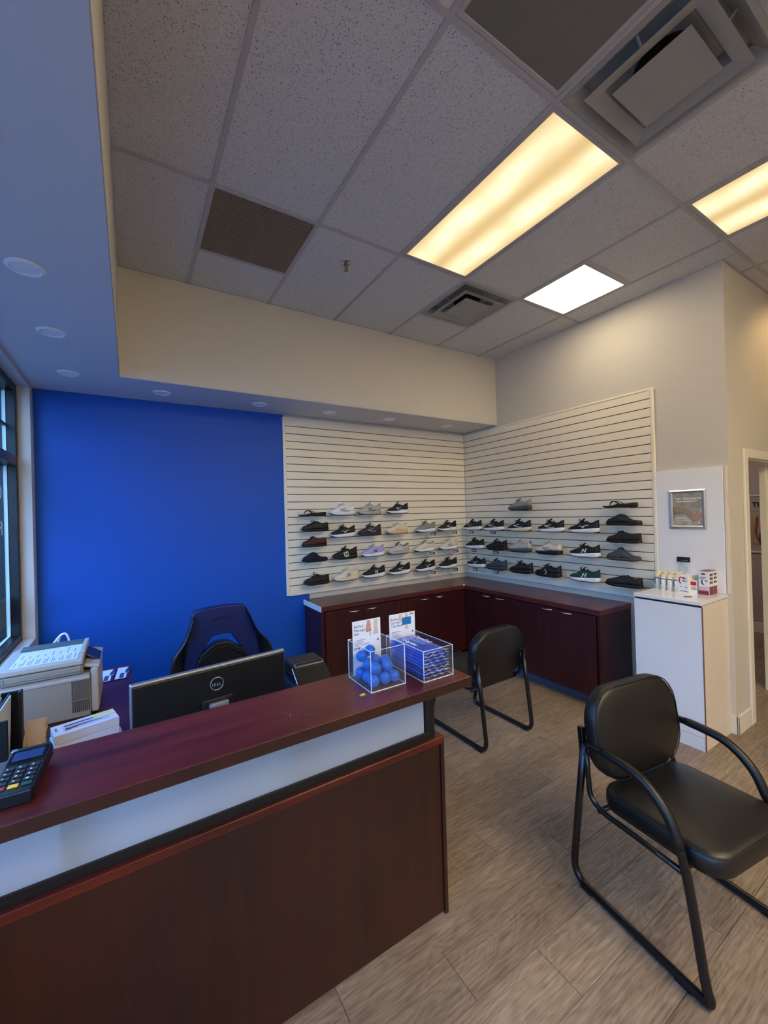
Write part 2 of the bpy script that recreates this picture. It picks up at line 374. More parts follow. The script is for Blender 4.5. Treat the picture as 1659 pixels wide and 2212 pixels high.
# ------------------------------------------------------------------ storefront window
win = add('window_1', None, kind='structure', loc=(WX, -3.05, 0))
FX0, FX1 = WX - .185, WX - .071; GXp = WX - .132
def fpart(n, lo, hi, mt=m_dark, b=.003): part(n, B1(lo, hi, b), mt, win)
fpart('window_frame', (FX0, -.162, .86), (FX1, -.108, 2.682)); fpart('window_frame', (FX0, -6.0, .86), (FX1, -5.946, 2.682))
fpart('sill_rail', (FX0, -5.946, .86), (FX1, -.162, .905)); fpart('head_rail', (FX0, -5.946, 2.632), (FX1, -.162, 2.682))
fpart('transom_bar', (FX0, -5.946, 2.103), (FX1, -.162, 2.17))
for y in (-1.62, -3.08, -4.54): fpart('mullion', (FX0, y - .027, .905), (FX1, y + .027, 2.632))
ys = [-.162, -1.593, -1.647, -3.053, -3.107, -4.513, -4.567, -5.946]
for i in range(4):
    a, b_ = ys[2 * i + 1], ys[2 * i]
    fpart('glazing_bar', (GXp - .012, a, 2.382), (GXp + .012, b_, 2.397), m_dark, .001)
    for z0, z1 in ((.905, 2.103), (2.17, 2.632)):
        fpart('pane', (GXp - .003, a, z0), (GXp + .003, b_, z1), m_glass, 0)
        for lo, hi in (((GXp - .01, b_ - .009, z0), (GXp + .01, b_, z1)), ((GXp - .01, a, z0), (GXp + .01, b_, z0 + .008))):
            fpart('gasket', lo, hi, M('pale_glazing_bead', (196, 214, 214), .4), .001)
part('sill_board', B1((FX1, -6.0, .852), (WX + .004, -.108, .866), .002), m_trim, win)
# white vinyl words on the lower pane, read from outside
vin = M('white_window_vinyl', (225, 235, 240), .5)
mt = frame3((GXp + .004, -.26, 0), (0, -1, 0), (0, 0, 1))
for s, z, sz in (('ONE', 1.86, .135), ('FOOT', 1.62, .135)):
    part('lettering', text_bm(s, sz, mt @ Matrix.Translation((.02, z, 0)), .0003, spacing=1.05), vin, win)
st = part('sticker', B1((GXp - .006, -.55, .99), (GXp - .0045, -.2, 1.18)), M('pale_sticker', (150, 170, 165), .5), win)

# ------------------------------------------------------------------ ceiling
ceil = part('ceiling', B1((WX - .2, YB - .1, H + .14), (XR + .15, .15, H + .24)), m_wall, kind='structure')
YL = [GA + 2 * G, GA, GA - 2 * G, GA - 4 * G, GA - 6 * G, YB]   # bar lines across
xs = [SX] + GX + [GX[-1] + G * k for k in range(1, 7)] ; xs = [v for v in xs if v < XR] + [XR]
tm = {}
def tile(x0, x1, y0, y1):
    if x1 - x0 < .03 or y1 - y0 < .03: return
    k = (round(x1 - x0, 3), round(y1 - y0, 3))
    if k not in tm:
        tm[k] = mesh('ceiling_tile', B1((0, 0, 0), (x1 - x0 - .006, y1 - y0 - .006, .016), .002), m_tile)
    add('ceiling_tile', tm[k], ceil, loc=(x0 + .003, y0 + .003, H + .0045))
def bar(lo, hi): part('grid_bar', B1(lo, hi, .0006), m_gridm, ceil)
rows = [(SY - .004, GA)] + [(YL[i], YL[i + 1]) for i in (1, 2, 3, 4)]
for ci in range(len(xs) - 1):
    x0, x1 = xs[ci], xs[ci + 1]
    for ri, (y1, y0) in enumerate(rows):
        X0, X1 = x0, x1
        if ri == 0 and x0 >= -.0: continue
        if ri == 0 and x1 > 0: X1 = 0
        if ci == 6 and ri == 1:      # beside and past the wall corner
            tile(X0, 0, y0, y1); tile(.003, X1, y0, RL); continue
        if ci > 6 and ri == 1:
            tile(X0, X1, y0, RL); continue
        key = (ci, ri)
        if key == (1, 0):
            tile(X0, X1, GA + G, y1); continue
        if key == (4, 0):
            tile(X0, X1, GA + G, y1); continue
        if key == (5, 1):
            tile(X0, X1, y0, GA - G); continue
        if key in ((3, 1), (2, 2), (5, 2), (3, 4), (5, 4), (3, 3), (1, 4)): continue
        if key == (3, 2):
            tile(X0, X1, y0, y1 - G); continue
        tile(X0, X1, y0, y1)
bw = .012
for xx in xs[1:-1]:
    ytop = SY if xx < 0 else RL
    bar((xx - bw, YB, H - .0006), (xx + bw, ytop, H + .004))
for yy in (GA, GA - 2 * G, GA - 4 * G, GA - 6 * G):
    bar((SX, yy - bw, H - .001), (0 if yy > RL else XR, yy + bw, H + .003))
bar((GX[0], GA + G - bw, H - .0012), (GX[1], GA + G + bw, H + .0035)); bar((GX[3], GA + G - bw, H - .0012), (GX[4], GA + G + bw, H + .0035))
bar((GX[4], GA - G - bw, H - .0012), (GX[5], GA - G + bw, H + .0035)); bar((GX[2], GA - 3 * G - bw, H - .0012), (GX[3], GA - 3 * G + bw, H + .0035))
for lo, hi in (((0, RL - .012, H - .001), (XR, RL, H + .003)),):
    bar(lo, hi)
# ceiling over the next room
part('ceiling', B1((.12, RL + .14, 2.75), (XR, 0, 2.8)), m_wall, kind='structure')

# troffers -----------------------------------------------------------------
def lens_mat(name, c0, c1, strength, axis):
    m = bpy.data.materials.new(name); m.use_nodes = True; N = m.node_tree.nodes; L = m.node_tree.links; N.clear()
    o = N.new('ShaderNodeOutputMaterial'); e = N.new('ShaderNodeEmission'); tc = N.new('ShaderNodeTexCoord'); sp = N.new('ShaderNodeSeparateXYZ')
    L.new(tc.outputs['Object'], sp.inputs[0])
    # two tubes glow through the prismatic lens along its length
    mu = N.new('ShaderNodeMath'); mu.operation = 'MULTIPLY'; mu.inputs[1].default_value = 2 * PI / .30; L.new(sp.outputs[axis], mu.inputs[0])
    co = N.new('ShaderNodeMath'); co.operation = 'COSINE'; L.new(mu.outputs[0], co.inputs[0])
    mr = N.new('ShaderNodeMapRange'); mr.inputs[1].default_value = -1; mr.inputs[2].default_value = 1; mr.inputs[3].default_value = 1; mr.inputs[4].default_value = 0
    L.new(co.outputs[0], mr.inputs[0])
    wv = N.new('ShaderNodeTexNoise'); wv.inputs['Scale'].default_value = 3.5; wv.inputs['Detail'].default_value = 1; L.new(tc.outputs['Object'], wv.inputs[0])
    m3 = N.new('ShaderNodeMath'); m3.operation = 'MULTIPLY'; L.new(mr.outputs[0], m3.inputs[0]); L.new(wv.outputs['Fac'], m3.inputs[1])
    vo = N.new('ShaderNodeTexVoronoi'); vo.inputs['Scale'].default_value = 240; L.new(tc.outputs['Object'], vo.inputs[0])
    v2 = N.new('ShaderNodeMapRange'); v2.inputs[3].default_value = 1.04; v2.inputs[4].default_value = .92; v2.inputs[2].default_value = .6; L.new(vo.outputs['Distance'], v2.inputs[0])
    mx = N.new('ShaderNodeMix'); mx.data_type = 'RGBA'; mx.inputs[6].default_value = tuple(c0) + (1,); mx.inputs[7].default_value = tuple(c1) + (1,)
    L.new(m3.outputs[0], mx.inputs[0]); L.new(mx.outputs[2], e.inputs[0])
    st = N.new('ShaderNodeMath'); st.operation = 'MULTIPLY'; st.inputs[1].default_value = strength; L.new(v2.outputs[0], st.inputs[0]); L.new(st.outputs[0], e.inputs[1])
    L.new(e.outputs[0], o.inputs[0]); return m
m_lens_w = lens_mat('warm_lens', (.80, .56, .25), (1.9, 1.7, 1.15), 1.0, 'X')
m_lens_b = lens_mat('bright_lens', (1.0, .80, .50), (1.0, .86, .60), 10.0, 'X')
m_lens_fill = lens_mat('unseen_fill_lens', (1.0, .78, .47), (1.0, .83, .56), 21.0, 'X')
m_off = M('unlit_prismatic_lens', (112, 112, 108), .3, var=.03, bump=.6, bscale=500)
def troffer(cx, y0, y1, lens, label, grp=None, x0=None, x1=None):
    x0 = x0 if x0 is not None else cx - G / 2; x1 = x1 if x1 is not None else cx + G / 2
    t = thing('ceiling_light', label, 'ceiling light', ((x0 + x1) / 2, (y0 + y1) / 2, H), 0, grp)
    a = .0125; f = .034
    bm = BM()
    for lo, hi in (((x0 + a, y0 + a, H), (x1 - a, y0 + f, H + .012)), ((x0 + a, y1 - f, H), (x1 - a, y1 - a, H + .012)), ((x0 + a, y0 + f, H), (x0 + f, y1 - f, H + .012)), ((x1 - f, y0 + f, H), (x1 - a, y1 - f, H + .012))):
        box(bm, lo, hi, .002)
    part('frame', bm, m_gridm, t)
    part('lens', B1((x0 + f, y0 + f, H + .002), (x1 - f, y1 - f, H + .008)), lens, t)
    bm = BM(); box(bm, (x0 + a, y0 + a, H + .10), (x1 - a, y1 - a, H + .12))
    part('housing', bm, m_gridm, t)
troffer((GX[2] + GX[3]) / 2, GA - 2 * G, GA, m_lens_w, 'long lit warm yellow ceiling light in the middle of the ceiling')
troffer((GX[4] + GX[5]) / 2, GA - G, GA, m_lens_b, 'small square brilliant white ceiling light near the right wall')
troffer((GX[4] + GX[5]) / 2, GA - 4 * G, GA - 2 * G, m_lens_w, 'lit warm yellow ceiling light cut off by the right edge')
troffer((GX[1] + GX[2]) / 2, GA - 4 * G, GA - 2 * G, m_off, 'unlit grey ceiling light beside the large air diffuser at the top')
for ci in (1, 3, 5):  # unseen extra ceiling lights added behind the viewpoint to brighten the room
    troffer(None, YB, GA - 6 * G, m_lens_fill, 'added unseen ceiling light brightening the room from behind the viewpoint', 'added rear ceiling lights', xs[ci], xs[ci + 1])
for ci in (3,): troffer(None, GA - 6 * G, GA - 4 * G, m_lens_fill, 'added unseen ceiling light above and behind the viewpoint', 'added overhead ceiling lights', xs[ci], xs[ci + 1])  # one more unseen light, added overhead for brightness

# square diffusers -----------------------------------------------------------
m_vent = M('grey_enamelled_diffuser', (152, 154, 152), .42, var=.04)
m_void = M('dark_duct', (12, 12, 13), .8)
def diffuser(x0, y0, label):
    s = G; t = thing('air_diffuser', label, 'air vent', (x0 + s / 2, y0 + s / 2, H)); c = Vector((x0 + s / 2, y0 + s / 2, 0))
    def ring(hw0, z0, hw1, z1, th=.0015):
        bm = BM(); A = []; 
        for hw, z in ((hw0, z0), (hw1, z1), (hw1 + .0, z1 + th), (hw0, z0 + th)):
            A.append([bm.verts.new((c.x + sx * hw, c.y + sy * hw, z)) for sx, sy in ((-1, -1), (1, -1), (1, 1), (-1, 1))])
        for i in range(4):
            P, Q = A[i], A[(i + 1) % 4]
            for k in range(4): bm.faces.new((P[k], P[(k + 1) % 4], Q[(k + 1) % 4], Q[k]))
        return fixn(bm)
    part('outer_frame', ring(s / 2 - .013, H - .001, s / 2 - .034, H - .005), m_vent, t)
    part('throat', ring(s / 2 - .034, H - .005, s / 2 - .085, H + .04), m_vent, t)
    mc = part('middle_cone', ring(.224, H - .022, .168, H - .004, .002), m_vent, t); part('inner_throat', ring(.168, H - .004, .150, H + .04, .002), m_vent, mc)
    bm = BM(); hw = .145
    V = [bm.verts.new((c.x + sx * hw, c.y + sy * hw, H - .026)) for sx, sy in ((-1, -1), (1, -1), (1, 1), (-1, 1))]
    V2 = [bm.verts.new((c.x + sx * .07, c.y + sy * .07, H - .021)) for sx, sy in ((-1, -1), (1, -1), (1, 1), (-1, 1))]
    V3 = [bm.verts.new((c.x + sx * hw, c.y + sy * hw, H - .023)) for sx, sy in ((-1, -1), (1, -1), (1, 1), (-1, 1))]
    bm.faces.new(V2[::-1])
    for k in range(4):
        bm.faces.new((V[k], V2[k], V2[(k + 1) % 4], V[(k + 1) % 4])); bm.faces.new((V[k], V[(k + 1) % 4], V3[(k + 1) % 4], V3[k]))
    bm.faces.new(V3); fixn(bm)
    cp = part('centre_plate', bm, m_vent, t)
    bm = BM(); lathe(bm, [(0, H - .0225), (.012, H - .0225), (.013, H - .019)], 16, (c.x, c.y, 0)); part('screw_cap', fixn(bm), m_vent, cp)
    part('back_pan', B1((c.x - .24, c.y - .24, H + .055), (c.x + .24, c.y + .24, H + .06)), m_vent, t)
    part('duct', fixn(lathe(BM(), [(0, H + .050), (.115, H + .050), (.118, H + .056)], 28, (c.x, c.y, 0))), m_void, t)
    bm = BM()
    bm.free()
    for sx, sy in ((-1, 0), (1, 0), (0, 1), (0, -1)): part('clip', T1([(c.x + sx * .19, c.y + sy * .19, H - .008), (c.x + sx * .235, c.y + sy * .235, H + .03)], .006, 8), m_vent, t)
diffuser(GX[3], GA, 'small square white air diffuser beside the square light')
diffuser(GX[2], GA - 3 * G, 'square grey air diffuser next to the unlit ceiling light, top right corner')
# egg-crate return grille
t = thing('return_grille', 'square dark egg-crate return air grille in the ceiling', 'air vent', ((GX[0] + GX[1]) / 2, GA + G / 2, H))
x0, x1, y0, y1 = GX[0] + .016, GX[1] - .016, GA + .016, GA + G - .016
m_egg = M('brown_grey_grille', (158, 146, 130), .5)
bm = BM(); n = 42
for i in range(n + 1):
    xx = x0 + (x1 - x0) * i / n; box(bm, (xx - .0011, y0, H + .001), (xx + .0011, y1, H + .013))
    yy = y0 + (y1 - y0) * i / n; box(bm, (x0, yy - .0011, H + .001), (x1, yy + .0011, H + .013))
part('egg_crate', bm, m_egg, t, kind='stuff')
part('duct_opening', B1((x0, y0, H + .06), (x1, y1, H + .07)), m_void, t)
bm = BM()
for lo, hi in (((x0 - .004, y0 - .004, H), (x1 + .004, y0, H + .014)), ((x0 - .004, y1, H), (x1 + .004, y1 + .004, H + .014)), ((x0 - .004, y0, H), (x0, y1, H + .014)), ((x1, y0, H), (x1 + .004, y1, H + .014))): box(bm, lo, hi)
part('frame', bm, m_gridm, t)
# sprinkler
t = thing('sprinkler_head', 'small brass and chrome fire sprinkler head in the ceiling', 'sprinkler', (-2.40, -1.40, H))
c = (-2.40, -1.40, 0); m_brass = M('dull_brass', (150, 128, 88), .3, metal=.9)
part('escutcheon', fixn(lathe(BM(), [(0, H - .004), (.034, H - .004), (.038, H), (.038, H + .004)], 24, c)), m_chrome, t, smooth=True)
part('body', fixn(lathe(BM(), [(.011, H), (.011, H - .02), (.007, H - .03), (.004, H - .05), (.004, H - .056)], 16, c)), m_brass, t, smooth=True)
bm = BM(); tube(bm, fillet([(c[0] - .014, c[1], H - .015), (c[0] - .016, c[1], H - .035), (c[0], c[1], H - .055)], .01), .0022, 6); tube(bm, fillet([(c[0] + .014, c[1], H - .015), (c[0] + .016, c[1], H - .035), (c[0], c[1], H - .055)], .01), .0022, 6)
part('frame_arms', bm, m_brass, t, smooth=True)
part('deflector', fixn(lathe(BM(), [(0, H - .056), (.017, H - .058), (.017, H - .0595), (0, H - .0595)], 18, c)), m_brass, t)
# downlights (off)
dl = [(-4.072, -2.55), (-4.072, -1.863), (-4.075, -1.212), (-4.075, -.505), (-3.506, -.29), (-2.734, -.29), (-2.055, -.29), (-1.355, -.29), (-.547, -.295)]
words = ['cut off by the left edge of the photograph', 'nearest whole one above the window side', 'second from the camera above the window side', 'third above the window side, by the corner',
         'first along the back wall, above the blue paint', 'second along the back wall, near the slatted panel edge', 'above the left end of the back slatted panel', 'above the middle of the back slatted panel', 'above the right corner of the back slatted panel']
m_dlr = M('white_downlight_trim', (240, 242, 244), .35); m_dll = M('frosted_downlight_lens', (238, 240, 242), .3)
for (x, y), w_ in zip(dl, words):
    t = thing('downlight', 'round white recessed downlight, switched off, ' + w_, 'downlight', (x, y, HS), 0)
    part('trim_ring', fixn(lathe(BM(), [(.044, HS - .003), (.048, HS - .009), (.058, HS - .008), (.066, HS - .001), (.066, HS + .0), (.044, HS)], 36, (x, y, 0))), m_dlr, t, smooth=True)
    part('lens', fixn(lathe(BM(), [(0, HS - .004), (.044, HS - .004), (.044, HS)], 30, (x, y, 0))), m_dll, t)

# ------------------------------------------------------------------ slatted display panels
def slat_run(wall, label, a0, a1, group=None):
    """wall 'B': lies on y=0, runs in x; wall 'R': lies on x=0, runs in y (a0 < a1)"""
    t = thing('slatted_display_panel', label, 'slat wall', ((a0 + a1) / 2, 0, .91) if wall == 'B' else (0, (a0 + a1) / 2, .91))
    def bx(lo_a, hi_a, d0, d1, z0, z1, bev=0.0):      # d = distance out from the wall
        d0 += .0045; d1 += .0045
        if wall == 'B': return B1((lo_a, -d1, z0), (hi_a, -d0, z1), bev)
        return B1((-d1, lo_a, z0), (-d0, hi_a, z1), bev)
    part('backing', bx(a0, a1, .003, .006, .90, 2.676), m_groove, t)
    zs = [2.672] + [Z1 - P3 * k for k in range(22)] + [.918]
    zmin_a = a0 + .022; zmax_a = a1 - .0005
    for k in range(23):
        zt_, zb = zs[k] - (.0035 if k else 0), zs[k + 1] + (.0035 if k < 22 else 0)
        part('slat', bx(zmin_a, zmax_a, .006, .0165, zb, zt_, .0012), m_slat, t)
    part('edge_trim', bx(a0 - .004, a0 + .024, 0.0, .021, .90, 2.684, .004), m_slat, t)
    part('top_trim', bx(a0 + .024, a1 - .003, 0.0, .021, 2.664, 2.684, .004), m_slat, t)
    part('bottom_trim', bx(a0 + .024, a1 - .003, 0.0, .024, .896, .922, .005), m_white if wall == 'R' else m_slat, t)
slat_run('B', 'cream slatted display panel on the back wall beside the blue paint', -2.438, -.0268)
slat_run('R', 'cream slatted display panel on the right wall', -2.288, -.003)

# ------------------------------------------------------------------ low cherry cabinets
ZT = .843; FD = -.45
def curved_pull(parent, p, along):
    ax = Vector((1, 0, 0)) if along == 'X' else Vector((0, 1, 0)); out = Vector((0, -1, 0)) if along == 'X' else Vector((-1, 0, 0))
    p = Vector(p); pts = catmull([p - ax * .06, p - ax * .03 + out * .018, p + out * .024, p + ax * .03 + out * .018, p + ax * .06], 5)
    n = len(pts); rad = [.003 + .0045 * math.sin(PI * i / (n - 1)) for i in range(n)]
    part('handle', T1(pts, rad, 8), m_chrome, parent, smooth=True)
def cab_back(x0, x1, xs_, label):
    t = thing('base_cabinet', label, 'cabinet', ((x0 + x1) / 2, -.22, 0), 0)
    part('carcass', B1((x0 + .003, -.428, .095), (x1 - .001, -.006, .79), .001), m_cabx, t)
    part('toe_kick', B1((x0, -.365, 0), (x1, -.05, .095), .001), M('grey_vinyl_blue_reflection', (70, 84, 108), .5), t)  # dark grey vinyl; its blue reflection is put into the colour
    for i in range(len(xs_) - 1):
        dr = part('door', B1((xs_[i] + .0015, -.448, .10), (xs_[i + 1] - .0015, -.430, .788), .0015), m_cabx, t)
        yield i, dr
def run_cab():
    for x0, x1, lab, hs in ((-2.243, -1.378, 'left unit of the dark cherry cabinets on the back wall', (-1.912, -1.714)), (-1.378, -.47, 'right unit of the dark cherry cabinets on the back wall, before the corner', (-1.054, -.847))):
        mid = -1.8057 if x0 < -2 else -.921
        for i, dr in cab_back(x0, x1, [x0 + .02 if x0 < -2 else x0, mid, x1], lab):
            curved_pull(dr, (hs[i], -.448, .757), 'X')
run_cab()
def run_cab_r():
    for y1, y0, lab, hs, mid in ((-.455, -1.234, 'far unit of the dark cherry cabinets on the right wall', (-.774, -.974), -.849), (-1.234, -2.03, 'near unit of the dark cherry cabinets on the right wall, at the free end', (-1.54, -1.739), -1.647)):
        t = thing('base_cabinet', lab, 'cabinet', (-.22, (y0 + y1) / 2, 0))
        part('carcass', B1((-.428 - .03, y0 + .001, .095), (-.006, y1 - .001, .79), .001), m_cabx, t)
        part('toe_kick', B1((-.385, y0, 0), (-.02, y1, .095), .001), MATS['grey_vinyl_blue_reflection'], t)
        Y = [y1, mid, y0 + (.022 if y0 < -2 else 0)]
        for i in range(2):
            dr = part('door', B1((-.478, Y[i + 1] + .0015, .10), (-.46, Y[i] - .0015, .788), .0015), m_cabx, t)
            curved_pull(dr, (-.478, hs[i], .766), 'Y')
        if y0 < -2: part('end_panel', B1((-.478, y0 - .02, 0), (-.006, y0, .795), .001), m_cabx, t)
run_cab_r()
t = thing('corner_filler', 'dark cherry filler post in the inner corner of the low cabinets', 'cabinet', (-.23, -.23, 0))
part('post', B1((-.468, -.452, .095), (-.02, -.02, .79)), m_cabx, t)
t = thing('cabinet_worktop', 'L-shaped cherry worktop along both slatted walls', 'countertop', (-1.2, -.25, ZT - .045))
bm = BM(); prism(bm, [(-2.262, -.006), (-2.262, -.45), (-.49, -.45), (-.49, -2.055), (-.006, -2.055), (-.006, -.006)], ZT - .045, ZT, 'Z', .002)
part('top', bm, m_cabtop, t)
part('white_end_strip', B1((-2.268, -.452, ZT - .05), (-2.262, -.006, ZT + .001), .001), M('white_edge_strip', (228, 234, 238), .4), t, label='white unfinished end strip')
part('corner_cap', B1((-.50, -.46, ZT - .012), (-.47, -.43, ZT + .003), .002), M('white_edge_strip', (228, 234, 238), .4), t, label='small white corner cap')
part('end_panel', B1((-2.262, -.446, 0), (-2.244, -.024, ZT - .046), .001), m_cabx, t)
# pale backsplash strip under the back panel
part('trim_4', B1((-2.19, -.004, ZT), (0, 0, .90)), m_wall, kind='structure')

# ------------------------------------------------------------------ white cabinet and panel by the corner
t = thing('white_cabinet', 'tall glossy white laminate cabinet beside the right end of the slatted wall', 'cabinet', (-.22, -2.52, 0))
part('carcass', B1((-.432, -2.742, 0), (-.0, -2.305, .995), .001), M('white_laminate_side', (226, 216, 204), .35), t)
part('door', B1((-.448, -2.742, .095), (-.434, -2.305, .985), .001), m_white, t)
part('plinth', B1((-.446, -2.742, 0), (-.433, -2.305, .092), .001), m_white, t)
part('edge_band', B1((-.449, -2.745, 0), (-.433, -2.742, .985), .0005), M('brown_core_edge', (116, 84, 70), .6), t, label='chipped brown edge')
part('top', B1((-.452, -2.746, 1.0), (-.0, -2.302, 1.0254), .002), m_white, t)
part('shadow_gap', B1((-.44, -2.74, .985), (-.01, -2.31, 1.0)), m_black, t)
t = thing('wall_panel', 'glossy white display board on the wall behind the white cabinet', 'panel', (0, -2.51, 1.03))
part('board', B1((-.022, -2.742, 1.027), (-.001, -2.292, 1.975), .001), m_white, t)
part('side_strip', B1((-.014, -2.764, 1.027), (-.0, -2.745, 1.972), .001), M('cream_strip', (222, 210, 190), .4), t)
t = thing('poster_frame', 'silver snap frame poster of massaging hands on the white board', 'poster', (-.022, -2.511, 1.66))
fy0, fy1, fz0, fz1 = -2.637, -2.387, 1.505, 1.812; fx = -.024
def bev_frame(y0, y1, z0, z1, w, x0, dep):
    bm = BM()
    def R(off, x): return [bm.verts.new((x, a, b)) for a, b in ((y0 + off, z0 + off), (y1 - off, z0 + off), (y1 - off, z1 - off), (y0 + off, z1 - off))]
    rs = [R(0, x0), R(0, x0 - dep * .4), R(w * .4, x0 - dep), R(w * .75, x0 - dep * .8), R(w, x0 - dep * .3), R(w, x0)]
    for A, B_ in zip(rs, rs[1:]):
        for k in range(4): bm.faces.new((A[k], A[(k + 1) % 4], B_[(k + 1) % 4], B_[k]))
    return fixn(bm)
part('frame', bev_frame(fy0, fy1, fz0, fz1, .025, fx, .012), m_alu, t)
def poster_mat(name, c1, c2, c3, scale=9):
    m = bpy.data.materials.new(name); m.use_nodes = True; N = m.node_tree.nodes; L = m.node_tree.links; b = N['Principled BSDF']; b.inputs['Roughness'].default_value = .25
    tc = N.new('ShaderNodeTexCoord'); n = N.new('ShaderNodeTexNoise'); n.inputs['Scale'].default_value = scale; n.inputs['Detail'].default_value = 3; n.inputs['Distortion'].default_value = 1.2
    L.new(tc.outputs['Object'], n.inputs[0]); r = N.new('ShaderNodeValToRGB'); e = r.color_ramp.elements; e[0].position = .35; e[0].color = lin(c1); e[1].position = .7; e[1].color = lin(c3); k = e.new(.52); k.color = lin(c2)
    L.new(n.outputs['Fac'], r.inputs[0]); L.new(r.outputs[0], b.inputs['Base Color']); return m
part('print', B1((fx - .003, fy0 + .02, fz0 + .02), (fx, fy1 - .02, fz1 - .02)), poster_mat('poster_photo', (140, 134, 118), (164, 158, 142), (184, 176, 160)), t)
PR = frame3((fx - .0035, fy1 - .025, fz0 + .025), (0, -1, 0), (0, 0, 1))   # poster plane: x to the viewer's right, y up, 0.20 x 0.257
m_ink = M('poster_white_ink', (238, 236, 226), .5)
pr = part('heading', text_bm('DID YOU KNOW', .0225, PR @ Matrix.Translation((.022, .205, 0)), bold=.0006), m_ink, t)
for i, (l, w_) in enumerate(((.192, .15), (.186, .13), (.062, .075), (.052, .095), (.042, .13), (.02, .05))):
    bm = BM(); box(bm, (.022, l, 0), (.022 + w_, l + .0035, .0004)); bmesh.ops.transform(bm, matrix=PR, verts=bm.verts); part('small_print', bm, m_ink, t)
def blob(bm, pts, r, M4, fl=.12):
    b2 = BM(); tube(b2, pts, r, 10); 
    for v in b2.verts: v.co.z *= fl
    bmesh.ops.transform(b2, matrix=M4, verts=b2.verts); me = bpy.data.meshes.new('x'); b2.to_mesh(me); b2.free(); bm.from_mesh(me); bpy.data.meshes.remove(me)
bm = BM()
blob(bm, catmull([(.0, .12, 0), (.05, .13, 0), (.09, .11, 0), (.13, .095, 0)], 5), [.03] * 5 + [.026] * 5 + [.022] * 5 + [.016], PR, .02)
for k in range(4): blob(bm, catmull([(.09 + .004 * k, .105 - .012 * k, 0), (.115, .10 - .014 * k, 0), (.135, .09 - .012 * k, 0)], 4), .0065, PR, .05)
part('pictured_hands', bm, M('poster_skin', (150, 134, 112), .5), t, smooth=True)
bm = BM()
blob(bm, catmull([(.19, .10, 0), (.17, .08, 0), (.15, .06, 0), (.125, .052, 0)], 5), [.022] * 15 + [.012], PR, .06)
part('pictured_foot', bm, M('poster_pink', (172, 138, 120), .5), t, smooth=True)
bm = BM(); prism(bm, [(.165, .018), (.182, .03), (.184, .018)], 0, .0005, 'Z'); bmesh.ops.transform(bm, matrix=PR, verts=bm.verts); part('emblem', bm, m_ink, t)

# products on the white cabinet ------------------------------------------------
ZC = 1.0254
m_pw = M('white_carton', (232, 230, 226), .4, var=.02); m_cream = M('cream_cap', (226, 218, 184), .4); m_navy = M('navy_print', (30, 38, 56), .5)
m_red = M('red_print', (176, 28, 48), .45); m_pink = M('burgundy_print', (122, 22, 48), .4); m_mauve = M('mauve_fade', (206, 180, 190), .4)
def bottle_parts(x, y, r=.0215, h=.122, label='', grp=None, front=False):
    t = thing('lotion_bottle', label, 'bottle', (x, y, ZC), 0, grp)
    part('body', fixn(lathe(BM(), [(0, ZC), (r, ZC), (r, ZC + h * .80), (r * .88, ZC + h * .83), (r * .8, ZC + h * .83)], 20, (x, y, 0))), m_pw, t, smooth=True)
    part('cap', fixn(lathe(BM(), [(r * .86, ZC + h * .83), (r * .86, ZC + h), (r * .75, ZC + h * 1.01), (0, ZC + h * 1.01)], 20, (x, y, 0))), m_cream, t)
    if front:
        M4 = frame3((x - r - .0008, y + r * .8, ZC), (0, -1, 0), (0, 0, 1)); bm = BM()
        tube(bm, catmull([(.004, .085, 0), (.012, .092, 0), (.03, .088, 0), (.036, .084, 0)], 3), .0035, 6); tube(bm, catmull([(.006, .085, 0), (.004, .06, 0), (.010, .045, 0)], 3), .0032, 6)
        for v in bm.verts: v.co.z *= .15
        for l, w_ in ((.030, .02), (.022, .014), (.012, .024)): box(bm, (.008, l, 0), (.008 + w_, l + .002, .0006))
        bmesh.ops.transform(bm, matrix=M4, verts=bm.verts)
        # wrap the print round the bottle
        for v in bm.verts:
            d = (v.co.y - y) / r; d = max(-.98, min(.98, d)); v.co.x = x - math.sqrt(1 - d * d) * r - .0007
        part('printed_label', bm, m_navy, t)
fl = ['white lotion bottle at the left front of the group on the white cabinet', 'white lotion bottle with dark print, second in the front row', 'white lotion bottle with dark print, third in the front row', 'white lotion bottle half hidden by the red printed carton']
for i, (x, y) in enumerate(((-.135, -2.335), (-.158, -2.385), (-.162, -2.432), (-.165, -2.482))): bottle_parts(x, y, label=fl[i], front=True)
for rr_, xx in enumerate((-.105, -.058)):
    for k in range(4):
        bottle_parts(xx + .001 * k, -2.332 - .044 * k, h=.135, label='white lotion bottle with a cream cap in the rows behind the front row', grp='bottles in the rear rows on the white cabinet')
def carton(name, x0, x1, y0, y1, h, label, faces, cat='box', grp=None):
    t = thing(name, label, cat, ((x0 + x1) / 2, (y0 + y1) / 2, ZC), 0, grp)
    part('box', B1((x0, y0, ZC), (x1, y1, ZC + h), .0008), m_pw, t)
    for nm, fn, mt_ in faces: 
        bm = BM(); fn(bm); bmesh.ops.transform(bm, matrix=frame3((x0 - .0006, y1, ZC), (0, -1, 0), (0, 0, 1)), verts=bm.verts); part(nm, bm, mt_, t)
    return t
def p1(bm):
    tube(bm, catmull([(.010, .108, 0), (.022, .118, 0), (.05, .112, 0)], 3), .004, 6); tube(bm, catmull([(.012, .105, 0), (.012, .085, 0), (.02, .068, 0)], 3), .0045, 6)
    for v in bm.verts: v.co.z *= .1
def p2(bm):
    for l, w_, o in ((.106, .03, .03), (.086, .03, .03), (.094, .014, .03), (.045, .014, .014), (.042, .016, .046), (.012, .05, .012)): box(bm, (o, l, 0), (o + w_, l + .004, .0006))
